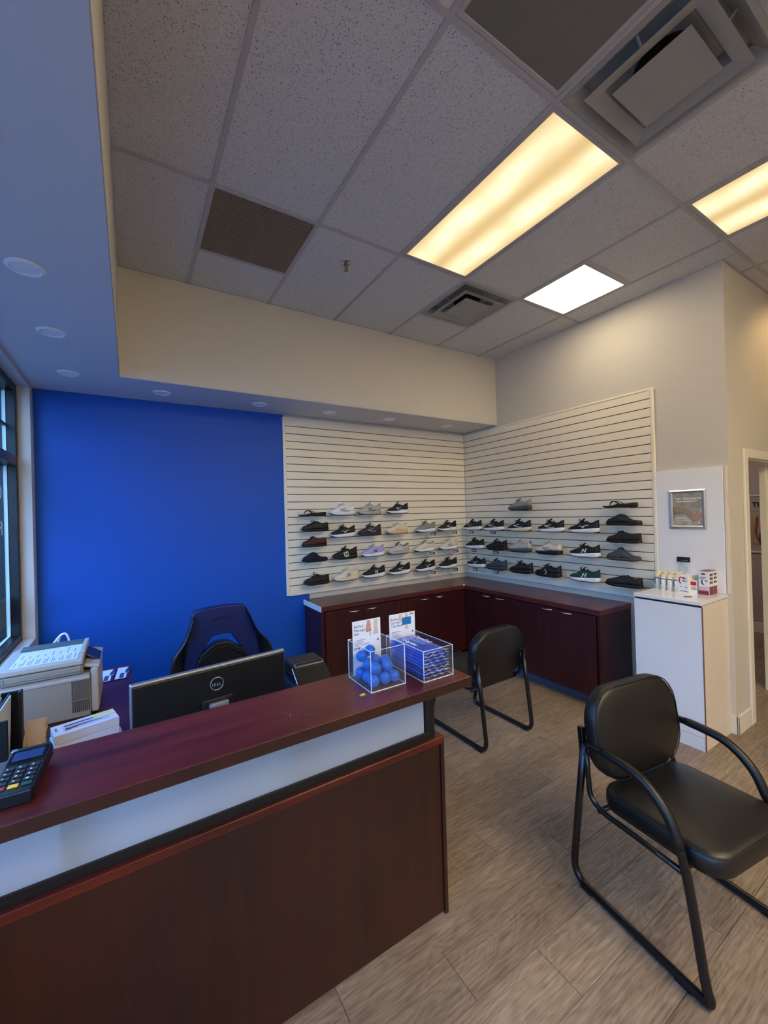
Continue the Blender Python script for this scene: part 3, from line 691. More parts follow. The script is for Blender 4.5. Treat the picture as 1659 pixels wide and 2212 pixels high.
carton('foot_cream_carton', -.185, -.10, -2.568, -2.497, .128, 'white carton with a red foot mark among the bottles', [('red_mark', p1, m_red), ('print', p2, m_navy)])
carton('white_carton', -.098, -.03, -2.568, -2.497, .128, 'white carton standing behind the red marked carton', [])
def p3(bm): box(bm, (.006, .06, 0), (.042, .088, .0006))
def p4(bm):
    for l, w_ in ((.045, .03), (.03, .036)): box(bm, (.008, l, 0), (.008 + w_, l + .004, .0006))
carton('small_carton', -.150, -.09, -2.608, -2.562, .095, 'small white carton with a red square between the larger cartons', [('red_square', p3, m_red), ('print', p4, m_navy)])
def q1(bm): box(bm, (0, 0, 0), (.062, .03, .0005))
def q2(bm): box(bm, (0, .03, 0), (.062, .06, .0004))
def q3(bm):
    box(bm, (.016, .148, 0), (.042, .158, .0006)); box(bm, (.006, .128, 0), (.05, .131, .0006)); box(bm, (.008, .118, 0), (.04, .123, .0006)); box(bm, (.04, .10, 0), (.056, .108, .0006))
    tube(bm, catmull([(.022, .11, 0), (.02, .085, 0), (.034, .074, 0)], 3), .004, 6)
    for v in bm.verts: v.co.z = min(v.co.z, .0006)
for i, (xo, lb) in enumerate(((-.152, 'tall burgundy and white carton at the front right on the white cabinet'), (-.082, 'tall burgundy and white carton behind its twin, touching the board side'))):
    t = carton('serum_carton', xo, xo + .062, -2.686, -2.620, .172, lb, [('burgundy_base', q1, m_pink), ('mauve_band', q2, m_mauve), ('print', q3, m_navy)])
    part('burgundy_side', B1((xo, -2.6875, ZC), (xo + .062, -2.686, ZC + .06)), m_pink, t)
    part('burgundy_top', B1((xo, -2.686, ZC + .172), (xo + .062, -2.62, ZC + .1727)), m_pink, t)
    bm = BM()
    for z in (.09, .12, .148):
        for x in (.016, .042): tube(bm, [(xo + x, -2.6862, ZC + z - .008), (xo + x, -2.6872, ZC + z + .008)], .005, 6)
    part('side_print', bm, m_navy, t)
t = thing('toe_spreader_pack', 'clear hanging pack with a black header card on the white board', 'package', (-.035, -2.478, 1.15))
part('header_card', B1((-.040, -2.526, 1.243), (-.038, -2.436, 1.282)), m_black, t)
part('clear_bag', B1((-.044, -2.522, 1.145), (-.036, -2.440, 1.243), .003), m_acr, t)
bm = BM(); tube(bm, [(-.04 + .0, -2.483 + .028 * math.cos(a), 1.192 + .042 * math.sin(a)) for a in [k * 2 * PI / 20 for k in range(20)]], .0035, 6, closed=True, up=Vector((1, 0, 0)))
part('gel_ring', bm, M('pale_gel', (200, 210, 212), .25), t, smooth=True)
part('card_line', B1((-.0412, -2.512, 1.254), (-.040, -2.470, 1.257)), m_alu, t)
part('standing_leg', B1((-.041, -2.49, ZC), (-.039, -2.470, 1.145)), m_acr, t)
t = add('pen', mesh('pen', T1([(-.345, -2.596, ZC + .004), (-.305, -2.632, ZC + .004)], .0035, 8), M('grey_pen', (110, 106, 100), .4)), None, 'thin grey stick lying on the glossy white cabinet top', 'pen')

# ------------------------------------------------------------------ the side room poster
t = thing('hanging_poster', 'anatomical foot poster with white rails seen through the doorway', 'poster', (XR - .01, -1.75, 1.42))
part('sheet', B1((XR - .006, -2.25, 1.06), (XR - .004, -1.25, 1.785)), M('poster_grey_sheet', (172, 164, 166), .5), t)
part('top_rail', B1((XR - .02, -2.26, 1.78), (XR, -1.24, 1.80), .003), m_trim, t); part('bottom_rail', B1((XR - .02, -2.26, 1.045), (XR, -1.24, 1.065), .003), m_trim, t)
PM = frame3((XR - .0065, -1.92, 1.06), (0, -1, 0), (0, 0, 1))
part('heading', text_bm('The', .085, PM @ Matrix.Translation((.066, .585, 0)), bold=.003), m_black, t)
bm = BM(); blob(bm, catmull([(.085, .45, 0), (.075, .36, 0), (.065, .26, 0), (.055, .2, 0), (.06, .13, 0), (.095, .105, 0), (.13, .12, 0)], 5), .02, PM, .05); part('pictured_ankle', bm, M('ankle_tan', (176, 146, 118), .6), t, smooth=True)
bm = BM(); blob(bm, catmull([(.115, .46, 0), (.112, .36, 0), (.10, .28, 0), (.105, .2, 0), (.13, .14, 0)], 5), .011, PM @ Matrix.Translation((0, 0, .001)), .05); part('pictured_muscle', bm, M('muscle_red', (140, 66, 44), .6), t, smooth=True)
part('dark_panel', B1((XR - .008, -2.2, 1.15), (XR - .0065, -2.05, 1.30)), m_black, t)
bm = BM()
for l in (.52, .36, .30, .24, .19, .06): box(bm, (.0, l, 0), (.14 if l in (.52, .06) else .04, l + .003, .0005))
bmesh.ops.transform(bm, matrix=PM, verts=bm.verts); part('fine_lines', bm, M('grey_ink', (110, 104, 104), .6), t)

# ------------------------------------------------------------------ shoes
def ip(tab, t):
    for (a, va), (b, vb) in zip(tab, tab[1:]):
        if t <= b:
            k = (t - a) / (b - a) if b > a else 0; k = k * k * (3 - 2 * k) if False else k
            return va + (vb - va) * k
    return tab[-1][1]
WT = [(0, .010), (.03, .022), (.10, .034), (.2, .043), (.3, .046), (.42, .042), (.55, .035), (.7, .034), (.85, .034), (.94, .029), (1, .014)]
STY = {
 # sole bottom, sole top, upper top line, where the foot opening starts/ends, inner depth
 'runner': dict(b=[(0, .026), (.1, .010), (.25, .001), (.8, 0), (.93, .004), (1, .013)], s=[(0, .038), (.12, .033), (.4, .035), (.7, .043), (.9, .049), (1, .050)],
                u=[(0, .040), (.06, .056), (.15, .066), (.25, .074), (.38, .094), (.47, .110), (.54, .116), (.62, .100), (.72, .090), (.82, .092), (.92, .108), (.97, .116), (1, .108)], o=(.54, .985)),
 'casual': dict(b=[(0, .016), (.1, .006), (.25, 0), (.9, 0), (1, .006)], s=[(0, .030), (.2, .024), (.6, .024), (1, .030)],
                u=[(0, .036), (.05, .052), (.15, .062), (.28, .072), (.4, .088), (.5, .100), (.58, .100), (.68, .080), (.8, .074), (.92, .082), (1, .084)], o=(.55, .985)),
 'clog': dict(b=[(0, .014), (.1, .004), (.25, 0), (.9, 0), (1, .006)], s=[(0, .026), (.3, .022), (.7, .024), (1, .03)],
              u=[(0, .034), (.05, .050), (.15, .064), (.28, .078), (.38, .098), (.46, .106), (.53, .094), (.63, .062), (.74, .046), (.88, .042), (1, .040)], o=(.47, .985)),
 'slipon': dict(b=[(0, .014), (.1, .004), (.25, 0), (.9, 0), (1, .004)], s=[(0, .026), (.3, .022), (.7, .023), (1, .026)],
                u=[(0, .034), (.05, .050), (.15, .060), (.28, .072), (.38, .090), (.47, .102), (.55, .094), (.66, .080), (.76, .078), (.9, .090), (1, .086)], o=(.5, .985)),
}
TS = [0, .03, .07, .12, .19, .27, .35, .42, .48, .53, .56, .62, .69, .76, .83, .89, .94, .975, 1]
UC = [(-1, 0), (-1.02, .30), (-.93, .62), (-.72, .86), (-.42, .96), (0, 1), (.42, .96), (.72, .86), (.93, .62), (1.02, .30), (1, 0)]
UO = [(-1, 0), (-1.04, .35), (-.92, .75), (-.74, .98), (-.60, .97), (0, .42), (.60, .97), (.74, .98), (.92, .75), (1.04, .35), (1, 0)]
def shoe_sections(st, L, sc, part_):
    out = []
    for t in TS:
        w = ip(WT, t) * sc; zb = ip(st['b'], t); zs = ip(st['s'], t); zu = ip(st['u'], t); x = t * L
        # the toe and heel lean inward above the sole
        if part_ == 'upper':
            o0, o1 = st['o']; k = max(0, min(1, (t - o0) / .05)) * (1 if t < o1 else 0)
            zs2 = zs - .006; lean = (.012 if t < .02 else .005 if t < .06 else 0) - (.006 if t > .99 else 0)
            ring = []
            for (a, b), (c, d) in zip(UC, UO):
                u = a + (c - a) * k; v = b + (d - b) * k
                ring.append((x + lean * v, u * w * .93, zs2 + v * (zu - zs2)))
            out.append(ring)
        else:
            ring = []
            for u, v in ((-.80, 0), (-1.0, .18), (-1.07, .5), (-1.04, .85), (-.98, 1), (0, 1.0), (.98, 1), (1.04, .85), (1.07, .5), (1.0, .18), (.80, 0)):
                ring.append((x + ((-.004 if t < .02 else .004 if t > .98 else 0) * math.sin(v * PI)), u * w, zb + v * (zs - zb)))
            out.append(ring)
    return out
def skin(rings, cap=True):
    bm = BM(); R = [[bm.verts.new(p) for p in r] for r in rings]; n = len(R[0])
    for A, B_ in zip(R, R[1:]):
        for k in range(n): bm.faces.new((A[k], A[(k + 1) % n], B_[(k + 1) % n], B_[k]))
    bm.faces.new(R[0]); bm.faces.new(R[-1][::-1]); return fixn(bm)
_sm = {}
def col(name, rgb, rough=.6, **k): return M(name, rgb, rough, var=.08, vscale=40, bump=.25, bscale=900, **k)
C = dict(black=col('shoe_black_mesh', (20, 20, 22)), soft=col('shoe_soft_black', (28, 27, 28), .8), navy=col('shoe_navy', (14, 22, 46)), white=col('shoe_white', (232, 232, 236), .5), foam=col('shoe_white_foam', (236, 238, 244), .45),
         bone=col('shoe_bone', (214, 206, 190)), cream=col('shoe_cream', (222, 214, 190)), grey=col('shoe_grey', (138, 138, 136)), lgrey=col('shoe_light_grey', (178, 176, 172)), dgrey=col('shoe_dark_grey', (66, 68, 74)),
         slate=col('shoe_slate', (58, 64, 76)), plum=col('shoe_plum', (52, 40, 50)), lilac=col('shoe_lilac', (176, 168, 212)), burg=col('shoe_burgundy', (70, 20, 30)), green=col('shoe_bottle_green', (14, 58, 56)),
         pinkg=col('shoe_pink_grey', (196, 182, 180)), peach=col('shoe_peach_foam', (226, 186, 130)), dnavy=col('shoe_midnight_felt', (18, 22, 40), .9), tan=col('shoe_insole_tan', (170, 150, 130)))
def ribbon_on_side(bm, st, L, sc, pts, w):
    """a flat painted stroke laid on the visible (-y) side; pts are (x fraction, height m)"""
    P = []
    for (a, b) in zip(pts, pts[1:]):
        n = 5
        for k in range(n): P.append((a[0] + (b[0] - a[0]) * k / n, a[1] + (b[1] - a[1]) * k / n))
    P.append(pts[-1])
    def S(tx, z):
        tx = max(.01, min(.99, tx)); wd = ip(WT, tx) * sc * .93; zs = ip(st['s'], tx) - .006; zu = ip(st['u'], tx); v = max(0, min(.95, (z - zs) / max(.001, zu - zs)))
        prof = UO if tx > st['o'][0] + .02 else UC
        for (a, b) in zip(prof[:5], prof[1:5]):
            if v <= b[1]:
                k = (v - a[1]) / max(1e-6, b[1] - a[1]); u = a[0] + (b[0] - a[0]) * k; break
        else: u = prof[3][0]
        return Vector((tx * L, u * wd - .0022, z))
    last = None
    for i, p in enumerate(P):
        a = P[max(0, i - 1)]; b = P[min(len(P) - 1, i + 1)]; dx = (b[0] - a[0]) * L; dz = b[1] - a[1]; l = math.hypot(dx, dz) or 1
        nx, nz = -dz / l * w / 2, dx / l * w / 2
        q = [bm.verts.new(S(p[0] + nx / L, p[1] + nz)), bm.verts.new(S(p[0] - nx / L, p[1] - nz))]
        if last: bm.faces.new((last[0], last[1], q[1], q[0]))
        last = q
LOGO = {
 'N': [([(.50, .046), (.525, .078)], .007), ([(.525, .078), (.600, .048)], .008), ([(.600, .048), (.625, .082)], .007), ([(.46, .048), (.51, .050)], .004), ([(.60, .080), (.65, .082)], .004)],
 'chev': [([(.36, .066), (.46, .068), (.60, .078)], .0045), ([(.36, .066), (.47, .054), (.60, .046), (.72, .050)], .006)],
 'bird': [([(.44, .068), (.54, .060), (.62, .070), (.72, .076)], .0045), ([(.54, .060), (.52, .046)], .006), ([(.60, .066), (.56, .050), (.53, .046)], .0045)],
 'swirl': [([(.40, .070), (.50, .052), (.62, .060), (.75, .062)], .0045)],
}
def make_shoe(name, label, style, upper, sole, logo=None, lcol=None, laces='bow', wall='B', pos=0.0, z=1.0, L=.288, outsole=None, heel=None, collar=None, card=None, strap=None, split_toe=None, cat='shoe', group='display shoes on the slatted walls', tilt=0):
    st = STY[style]; key = (style, round(L, 3))
    a = .115
    if wall == 'B': loc = (pos, -a, z); rz = 0.0
    else: loc = (-a, pos, z); rz = -PI / 2
    t = thing(name, label, cat, loc, rz, group)
    if key not in _sm:
        up = skin(shoe_sections(st, L, 1.0, 'upper')); so = skin(shoe_sections(st, L, 1.0, 'sole'))
        _sm[key] = (mesh('upper', up, C['black'], True), mesh('midsole', so, C['foam'], True))
    um, sm_ = _sm[key][0].copy(), _sm[key][1].copy(); um.materials[0] = C[upper]; sm_.materials[0] = C[sole]
    o = add('upper', um, t); o.modifiers.new('s', 'SUBSURF').render_levels = 1; o.modifiers[0].levels = 0
    o2 = add('midsole', sm_, t); o2.modifiers.new('s', 'SUBSURF').render_levels = 1; o2.modifiers[0].levels = 0
    bm = BM(); R = []
    for tt in TS:
        w = ip(WT, tt) * .97; zb = ip(st['b'], tt); R.append([(tt * L, -w, zb + .004), (tt * L, -w, zb - .0005), (tt * L, w, zb - .0005), (tt * L, w, zb + .004)])
    bm.free(); part('outsole', skin(R), C[outsole or 'black'], t, False)
    if collar or style in ('runner', 'casual'):
        pts = []; o0 = st['o'][0]
        for tt in (.55, .62, .7, .78, .86, .93, .965): pts.append((tt * L, -ip(WT, tt) * .93 * .70, ip(st['u'], tt) - .001))
        pts2 = [(x, -y, z_) for x, y, z_ in pts][::-1]
        part('collar', T1(catmull(pts + pts2, 2), .0042, 6), C[collar or upper], t, False, True)
    if style == 'runner':
        tb = part('heel_tab', B1((.955 * L, -.011, .095), (.985 * L, .011, .124), .004, 2, Euler((0, .2, 0))), C[heel or upper], t, False)
        R = []
        for tt, zz, ww in ((.34, .078, .016), (.42, .104, .019), (.50, .122, .021), (.545, .134, .020)): R.append([(tt * L, -ww, zz), (tt * L, ww, zz), (tt * L + .006, ww * .9, zz + .003), (tt * L + .006, -ww * .9, zz + .003)])
        part('tongue', skin(R), C[collar or upper], t, False)
    if laces:
        bm = BM(); lc = lcol if (lcol and laces == 'col') else ('black' if upper in ('black', 'navy', 'soft', 'slate', 'green', 'plum', 'dgrey', 'grey') else 'lgrey')
        for k in range(5):
            tt = .29 + .05 * k; zt_ = ip(st['u'], tt) + .002; w = ip(WT, tt) * .5
            tube(bm, catmull([(tt * L, -w, zt_ - .012), (tt * L + .004, -w * .4, zt_), (tt * L + .006, w * .4, zt_), (tt * L + .002, w, zt_ - .012)], 3), .0021, 5)
        if laces in ('bow', 'tall', 'col'):
            h = .026 if laces == 'tall' else .014; x0 = .42 * L; z0 = ip(st['u'], .42) + .004; rr = random.Random(int(pos * 991) + int(z * 57))
            for sx in (-1, 1):
                tube(bm, catmull([(x0, 0, z0), (x0 - .014 * rr.uniform(.3, 1), sx * .018, z0 + h), (x0 + .010, sx * .026, z0 + h * .8), (x0 + .008, sx * .008, z0)], 5), .0019, 5)
                tube(bm, catmull([(x0, 0, z0), (x0 - .012, sx * .012, z0 + h * .4), (x0 - .02, sx * .02, z0 - .004)], 4), .0017, 5)
        part('laces', bm, C[lc], t, False, True)
    if logo:
        bm = BM()
        for pts, w in LOGO[logo]: ribbon_on_side(bm, st, L, 1.0, pts, w)
        part('side_logo', bm, C[lcol or 'white'], t, False)
    if split_toe:
        bm = BM()
        ribbon_on_side(bm, st, L, 1.0, [(.03, ip(st['s'], .1) + .002), (.2, ip(st['s'], .2) + .003), (.45, ip(st['s'], .4) + .006), (.7, ip(st['s'], .7) + .008), (.96, ip(st['s'], .9) + .004)], .009); part('mudguard', bm, C[split_toe], t, False)
    if strap:
        bm = BM(); 
        for tt, off in ((.40, 0),):
            w = ip(WT, tt) * .95
            R = []
            for i in range(9):
                th = PI * i / 8
                y = -math.cos(th) * w * 1.0; zz = ip(st['s'], tt) + math.sin(th) * (ip(st['u'], .43) - ip(st['s'], tt) + .002)
                R.append([(.37 * L, y * 1.02, zz), (.49 * L, y * 1.0, zz + .004), (.49 * L, y * 1.05, zz + .007), (.37 * L, y * 1.07, zz + .003)])
        part('strap', skin(R), C[strap], t, False)
    if card:
        M4 = frame3((.50 * L, -.039, .052), (1, 0, .25), (-.25, .1, 1))
        bm = BM(); prism(bm, [(-.026, -.026), (.026, -.026), (.026, .026), (-.026, .026)], 0, .001, 'Z'); bmesh.ops.transform(bm, matrix=M4, verts=bm.verts)
        tg = part('hang_tag', bm, C['bone'] if card == 'N' else C['black'], t, False)
        if card == 'N':
            part('tag_print', text_bm('N', .05, M4 @ Matrix.Translation((-.018, -.016, .0015)), bold=.002), C['black'], tg, False)
        else:
            bm = BM(); ribbon = [(-.010, -.026, 0), (.012, 0, 0), (-.010, .026, 0)]; tube(bm, ribbon, .003, 5)
            for v in bm.verts: v.co.z = v.co.z * .2 + .0015
            bmesh.ops.transform(bm, matrix=M4, verts=bm.verts); part('tag_print', bm, C['white'], tg, False)
    return t
def flipflop(label, wall, pos, z, L=.29):
    loc = (pos, -.115, z) if wall == 'B' else (-.115, pos, z)
    t = thing('flip_flop', label, 'sandal', loc, 0 if wall == 'B' else -PI / 2, 'display shoes on the slatted walls')
    R = []
    bz = [(0, .012), (.12, .002), (.25, 0), (.45, .004), (.6, .001), (.95, 0), (1, .004)]; tz = [(0, .020), (.12, .018), (.3, .020), (.5, .034), (.75, .036), (.95, .042), (1, .040)]
    for tt in TS:
        w = ip(WT, tt); a, b = ip(bz, tt), ip(tz, tt)
        R.append([(tt * L, -w * .9, a), (tt * L, -w, a + (b - a) * .5), (tt * L, -w * .96, b), (tt * L, 0, b - .003), (tt * L, w * .96, b), (tt * L, w, a + (b - a) * .5), (tt * L, w * .9, a)])
    o = part('footbed', skin(R), C['soft'], t, False, True)
    bm = BM()
    for sy in (-1, 1):
        tube(bm, catmull([(.2 * L, 0, .022), (.24 * L, sy * .006, .045), (.34 * L, sy * .026, .060), (.46 * L, sy * .037, .05), (.58 * L, sy * .036, .028)], 5), [.0035] * 5 + [.006] * 5 + [.010] * 5 + [.012] * 5 + [.008], 8, ry=.003)
    part('thong_strap', bm, C['soft'], t, False, True)
# shelf that carries each shoe: clear acrylic ledge hooked into the slot
_sh = {}
def shelf(wall, pos, z, label, L=.25):
    loc = (pos, 0, z) if wall == 'B' else (0, pos, z)
    t = thing('acrylic_shoe_shelf', label, 'shelf', loc, 0 if wall == 'B' else -PI / 2, 'clear shoe shelves on the slatted walls')
    if 'a' not in _sh:
        bm = BM(); box(bm, (.015, -.155, -.0075), (.255, -.0235, -.0045), .001); _sh['a'] = mesh('ledge', bm, m_acr)
        bm = BM(); box(bm, (.015, -.0265, -.0045), (.255, -.0235, .05), .001); _sh['b'] = mesh('back_hook', bm, m_acr)
        bm = BM(); box(bm, (.015, -.157, -.0075), (.255, -.155, -.0045)); _sh['c'] = mesh('front_edge', bm, m_acre)
    for k, n in (('a', 'ledge'), ('b', 'back_hook'), ('c', 'front_edge')): add(n, _sh[k], t)
m_tag = M('navy_tag_card', (24, 38, 70), .45)
def sale_tag(wall, pos, z, label):
    loc = (pos, -.158, z - .008) if wall == 'B' else (-.158, pos, z - .008)
    t = thing('sale_tag', label, 'price tag', loc, 0 if wall == 'B' else -PI / 2)
    part('card', B1((-.042, -.0015, -.032), (.042, 0, .002)), m_tag, t, False)
    part('print', text_bm('SALE!', .025, frame3((-.036, -.0018, -.024), (1, 0, 0), (0, 0, 1)), bold=.0006), C['white'], t, False)
def ZG(k): return Z1 - P3 * (k - 1) + .004
ROW = {13: 'top', 15: 'upper', 16: 'second', 17: 'middle', 19: 'third', 22: 'bottom'}
def place(wall, pos, k, tagged=False, **kw):
    z = ZG(k)
    if kw.pop('flip', False): flipflop(kw['label'], wall, pos, z)
    else: make_shoe(kw.pop('name', 'running_shoe'), kw.pop('label'), kw.pop('style', 'runner'), kw.pop('upper'), kw.pop('sole'), wall=wall, L=kw.pop('L', .288 if wall == 'B' else .305), pos=pos - (.022 if wall == 'R' else 0), z=z, **kw)
    return z
def SH(wall, pos, k, label, tagged=False, **kw):
    z = place(wall, pos, k, label=label, **kw)
    rk = {13: 13, 15: 15, 16: 16, 17: 17, 19: 19, 22: 22}[k]; CNT[(wall, rk)] = n = CNT.get((wall, rk), 0) + 1
    pan = 'back panel' if wall == 'B' else 'right panel'
    if k in (15, 17): wh = ('end column of the ' + pan + ', ' + ('second' if k == 15 else 'third') + ' from the top')
    else:
        num = n if not (k == 13 and wall == 'R') else (1 if n == 1 else 2)
        wh = ['first', 'second', 'third', 'fourth', 'fifth', 'sixth'][num - 1] + ' from the left in the ' + {13: 'top', 16: 'second', 19: 'third', 22: 'bottom'}[k] + ' row of the ' + pan
    shelf(wall, pos, z, 'clear shoe shelf, ' + wh)
    if tagged: sale_tag(wall, pos + .225 if wall == 'B' else pos - .20, z, 'SALE tag on shelf, ' + wh)
CNT = {}
b = 'B'
SH(b, -2.335, 13, 'black flip flop on the back panel', flip=True)
SH(b, -2.000, 13, 'white running shoe with black side mark on the back panel', upper='white', sole='white', logo='chev', lcol='black', outsole='navy')
SH(b, -1.672, 13, 'light grey running shoe on the back panel', upper='lgrey', sole='lgrey', logo='chev', lcol='dgrey', outsole='slate')
SH(b, -1.305, 13, 'navy running shoe with white sole on the back panel', upper='navy', sole='foam', logo='chev', lcol='white', laces=None)
SH(b, -2.310, 15, 'glossy black outdoor shoe, second in the left column', name='outdoor_shoe', style='casual', upper='black', sole='black', laces='bow', logo='swirl', lcol='dgrey')
SH(b, -2.003, 16, 'black running shoe with tall laces and white wave sole on the back panel', upper='black', sole='foam', logo='bird', lcol='white', laces='tall', split_toe='black')
SH(b, -1.678, 16, 'plum running shoe with plum sole on the back panel', upper='plum', sole='plum', logo='chev', lcol='pinkg')
SH(b, -1.320, 16, 'cream running shoe with peach tinted sole on the back panel', upper='cream', sole='peach', logo='chev', lcol='lgrey', laces='bow')
SH(b, -.912, 16, 'grey running shoe with white sole near the corner, upper sale row', True, upper='grey', sole='foam', laces='tall')
SH(b, -.576, 16, 'black running shoe with white striped sole, last before the corner', True, upper='black', sole='foam', logo='chev', lcol='white', laces=None)
SH(b, -2.310, 17, 'burgundy slip-on shoe with strap, middle of the left column', name='slip_on_shoe', style='slipon', upper='burg', sole='black', laces=None, strap='burg', L=.265)
SH(b, -2.310, 19, 'midnight blue felt clog, fourth in the left column', name='clog', style='clog', upper='dnavy', sole='dnavy', laces=None, L=.27)
SH(b, -1.985, 19, 'black running shoe with a square N hang tag', upper='black', sole='black', card='N', laces='bow')
SH(b, -1.645, 19, 'lilac running shoe with white sole and N on the side', upper='lilac', sole='foam', logo='N', lcol='dgrey')
SH(b, -1.310, 19, 'pinkish grey running shoe with dark laces on the back panel', upper='pinkg', sole='lgrey', logo='chev', lcol='white', laces='tall', collar='dgrey')
SH(b, -.935, 19, 'beige running shoe with grey laces near the corner, third row', True, upper='bone', sole='foam', laces='bow', collar='grey')
SH(b, -.565, 19, 'beige running shoe with thick pale sole, last before the corner', True, upper='bone', sole='foam', logo='chev', lcol='grey', laces='bow')
SH(b, -2.302, 22, 'black lace-up shoe with standing laces, bottom left of the back panel', name='lace_up_shoe', style='casual', upper='soft', sole='black', laces='tall', L=.275)
SH(b, -1.978, 22, 'cream running shoe with large dark N on the side', upper='cream', sole='cream', logo='N', lcol='dgrey')
SH(b, -1.642, 22, 'black running shoe with white N and white sole, bottom row of the back panel', upper='black', sole='foam', logo='N', lcol='white', laces=None)
SH(b, -1.300, 22, 'black running shoe with white swoosh line, bottom row of the back panel', upper='black', sole='foam', logo='chev', lcol='white', laces=None)
SH(b, -.932, 22, 'black running shoe with white bird mark, bottom row near the corner', True, upper='black', sole='foam', logo='bird', lcol='white')
SH(b, -.580, 22, 'black running shoe with outlined N and curved white sole, bottom row at the corner', True, upper='black', sole='foam', logo='N', lcol='dgrey', laces='tall')
r = 'R'
SH(r, -.79, 13, 'grey running shoe alone in the top row of the right panel', upper='grey', sole='dgrey', laces='bow', collar='lgrey')
SH(r, -.055, 16, 'black shoe with white sole closest to the corner, upper row of the right panel', True, upper='black', sole='foam', logo='chev', lcol='lgrey', laces=None)
SH(r, -.405, 16, 'black shoe with white stripe and sole, second from the corner on the right panel', True, upper='black', sole='foam', logo='chev', lcol='white')
SH(r, -.775, 16, 'navy running shoe with cream heel and sole on the right panel', upper='navy', sole='cream', logo='chev', lcol='white')
SH(r, -1.170, 16, 'black running shoe with lavender white sole and loose laces on the right panel', upper='black', sole='foam', logo='chev', lcol='white', laces='tall')
SH(r, -1.525, 16, 'black running shoe with white bird mark and wave sole on the right panel', upper='black', sole='foam', logo='bird', lcol='white', laces='tall', split_toe='black')
SH(r, -.085, 19, 'black shoe with white sole closest to the corner, middle row of the right panel', True, upper='black', sole='foam', laces='tall', logo='N', lcol='dgrey')
SH(r, -.440, 19, 'all black chunky running shoe, middle row of the right panel', True, upper='soft', sole='black', laces=None)
SH(r, -.775, 19, 'grey running shoe with two-tone sole and striped laces on the right panel', upper='lgrey', sole='dgrey', laces='col', lcol='bone', heel='slate')
SH(r, -1.140, 19, 'beige running shoe with dark green black sole on the right panel', upper='bone', sole='black', logo='chev', lcol='black', laces='tall')
SH(r, -1.525, 19, 'black running shoe with big white N and thick white sole on the right panel', upper='black', sole='foam', logo='N', lcol='white')
SH(r, -.100, 22, 'black shoe with white bird mark closest to the corner, bottom row of the right panel', True, upper='black', sole='foam', logo='bird', lcol='white')
SH(r, -.430, 22, 'slate grey suede walking shoe, bottom row of the right panel', True, upper='slate', sole='slate', laces='bow', name='walking_shoe')
SH(r, -.785, 22, 'all black running shoe with upright lace loop, bottom row of the right panel', upper='black', sole='black', laces='tall')
SH(r, -1.125, 22, 'black running shoe with an arrow hang tag on the right panel', upper='black', sole='black', card='A', laces='bow')
SH(r, -1.520, 22, 'bottle green running shoe with white N and white sole', upper='green', sole='foam', logo='N', lcol='white', laces='tall')
SH(r, -1.895, 13, 'black flip flop at the top of the right hand column', flip=True)
SH(r, -1.895, 15, 'black moulded clog with folded heel, second in the right hand column', name='clog', style='clog', upper='black', sole='black', laces=None, logo='swirl', lcol='dgrey', L=.30)
SH(r, -1.895, 17, 'closed black slip-on shoe with strap, third in the right hand column', name='slip_on_shoe', style='slipon', upper='soft', sole='black', laces=None, strap='soft', L=.295)
SH(r, -1.890, 19, 'charcoal felt clog with a button strap, fourth in the right hand column', name='clog', style='clog', upper='dgrey', sole='dgrey', laces=None, strap='dgrey', L=.29)
SH(r, -1.875, 22, 'large black leather walking shoe at the bottom of the right hand column', name='walking_shoe', style='casual', upper='black', sole='black', laces=None, L=.315)

# ------------------------------------------------------------------ reception desk
ZD = .744; ZK = 1.067
t = thing('reception_desk', 'dark cherry reception desk with a frosted strip and raised counter', 'desk', (-3.49, -2.5, 0))
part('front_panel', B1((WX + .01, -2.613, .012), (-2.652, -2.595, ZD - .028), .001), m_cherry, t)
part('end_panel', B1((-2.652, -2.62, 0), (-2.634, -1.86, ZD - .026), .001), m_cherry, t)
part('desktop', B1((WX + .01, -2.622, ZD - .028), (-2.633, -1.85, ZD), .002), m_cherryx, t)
part('black_rail', B1((WX + .01, -2.606, ZD), (-2.71, -2.586, ZD + .032), .001), m_black, t)
frost = bpy.data.materials.new('frosted_acrylic'); frost.use_nodes = True
_n = frost.node_tree.nodes; _l = frost.node_tree.links; _b = _n['Principled BSDF']; _b.inputs['Base Color'].default_value = (.62, .66, .70, 1); _b.inputs['Roughness'].default_value = .35
_t = _n.new('ShaderNodeBsdfTranslucent'); _t.inputs[0].default_value = (.75, .80, .86, 1); _m = _n.new('ShaderNodeMixShader'); _m.inputs[0].default_value = .55
_l.new(_b.outputs[0], _m.inputs[1]); _l.new(_t.outputs[0], _m.inputs[2]); _l.new(_m.outputs[0], _n['Material Output'].inputs[0])
part('frosted_panel', B1((WX + .01, -2.600, ZD + .026), (-2.722, -2.592, ZK - .037), .001), frost, t)
for x in (-2.714, -3.30, -3.92): part('post', B1((x, -2.588 if x < -3 else -2.604, ZD), (x + .046, -2.556, ZK - .037), .002), m_black, t)
part('cable', T1(catmull([(-2.735, -2.575, ZK - .05), (-2.745, -2.57, .94), (-2.728, -2.57, .86), (-2.73, -2.57, .79), (-2.78, -2.57, .76)], 6), .004, 8), M('grey_cable', (70, 74, 78), .5), t, smooth=True)
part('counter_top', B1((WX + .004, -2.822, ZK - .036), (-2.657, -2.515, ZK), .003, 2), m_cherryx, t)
part('edge_band', B1((WX + .004, -2.8232, ZK - .0345), (-2.659, -2.8215, ZK - .0015), .0005), m_cherry, t)  # darker strip added so the counter's front edge reads shaded
part('modesty_panel', B1((WX + .01, -1.88, .25), (-3.78, -1.862, ZD - .028), .001), m_cherry, t)
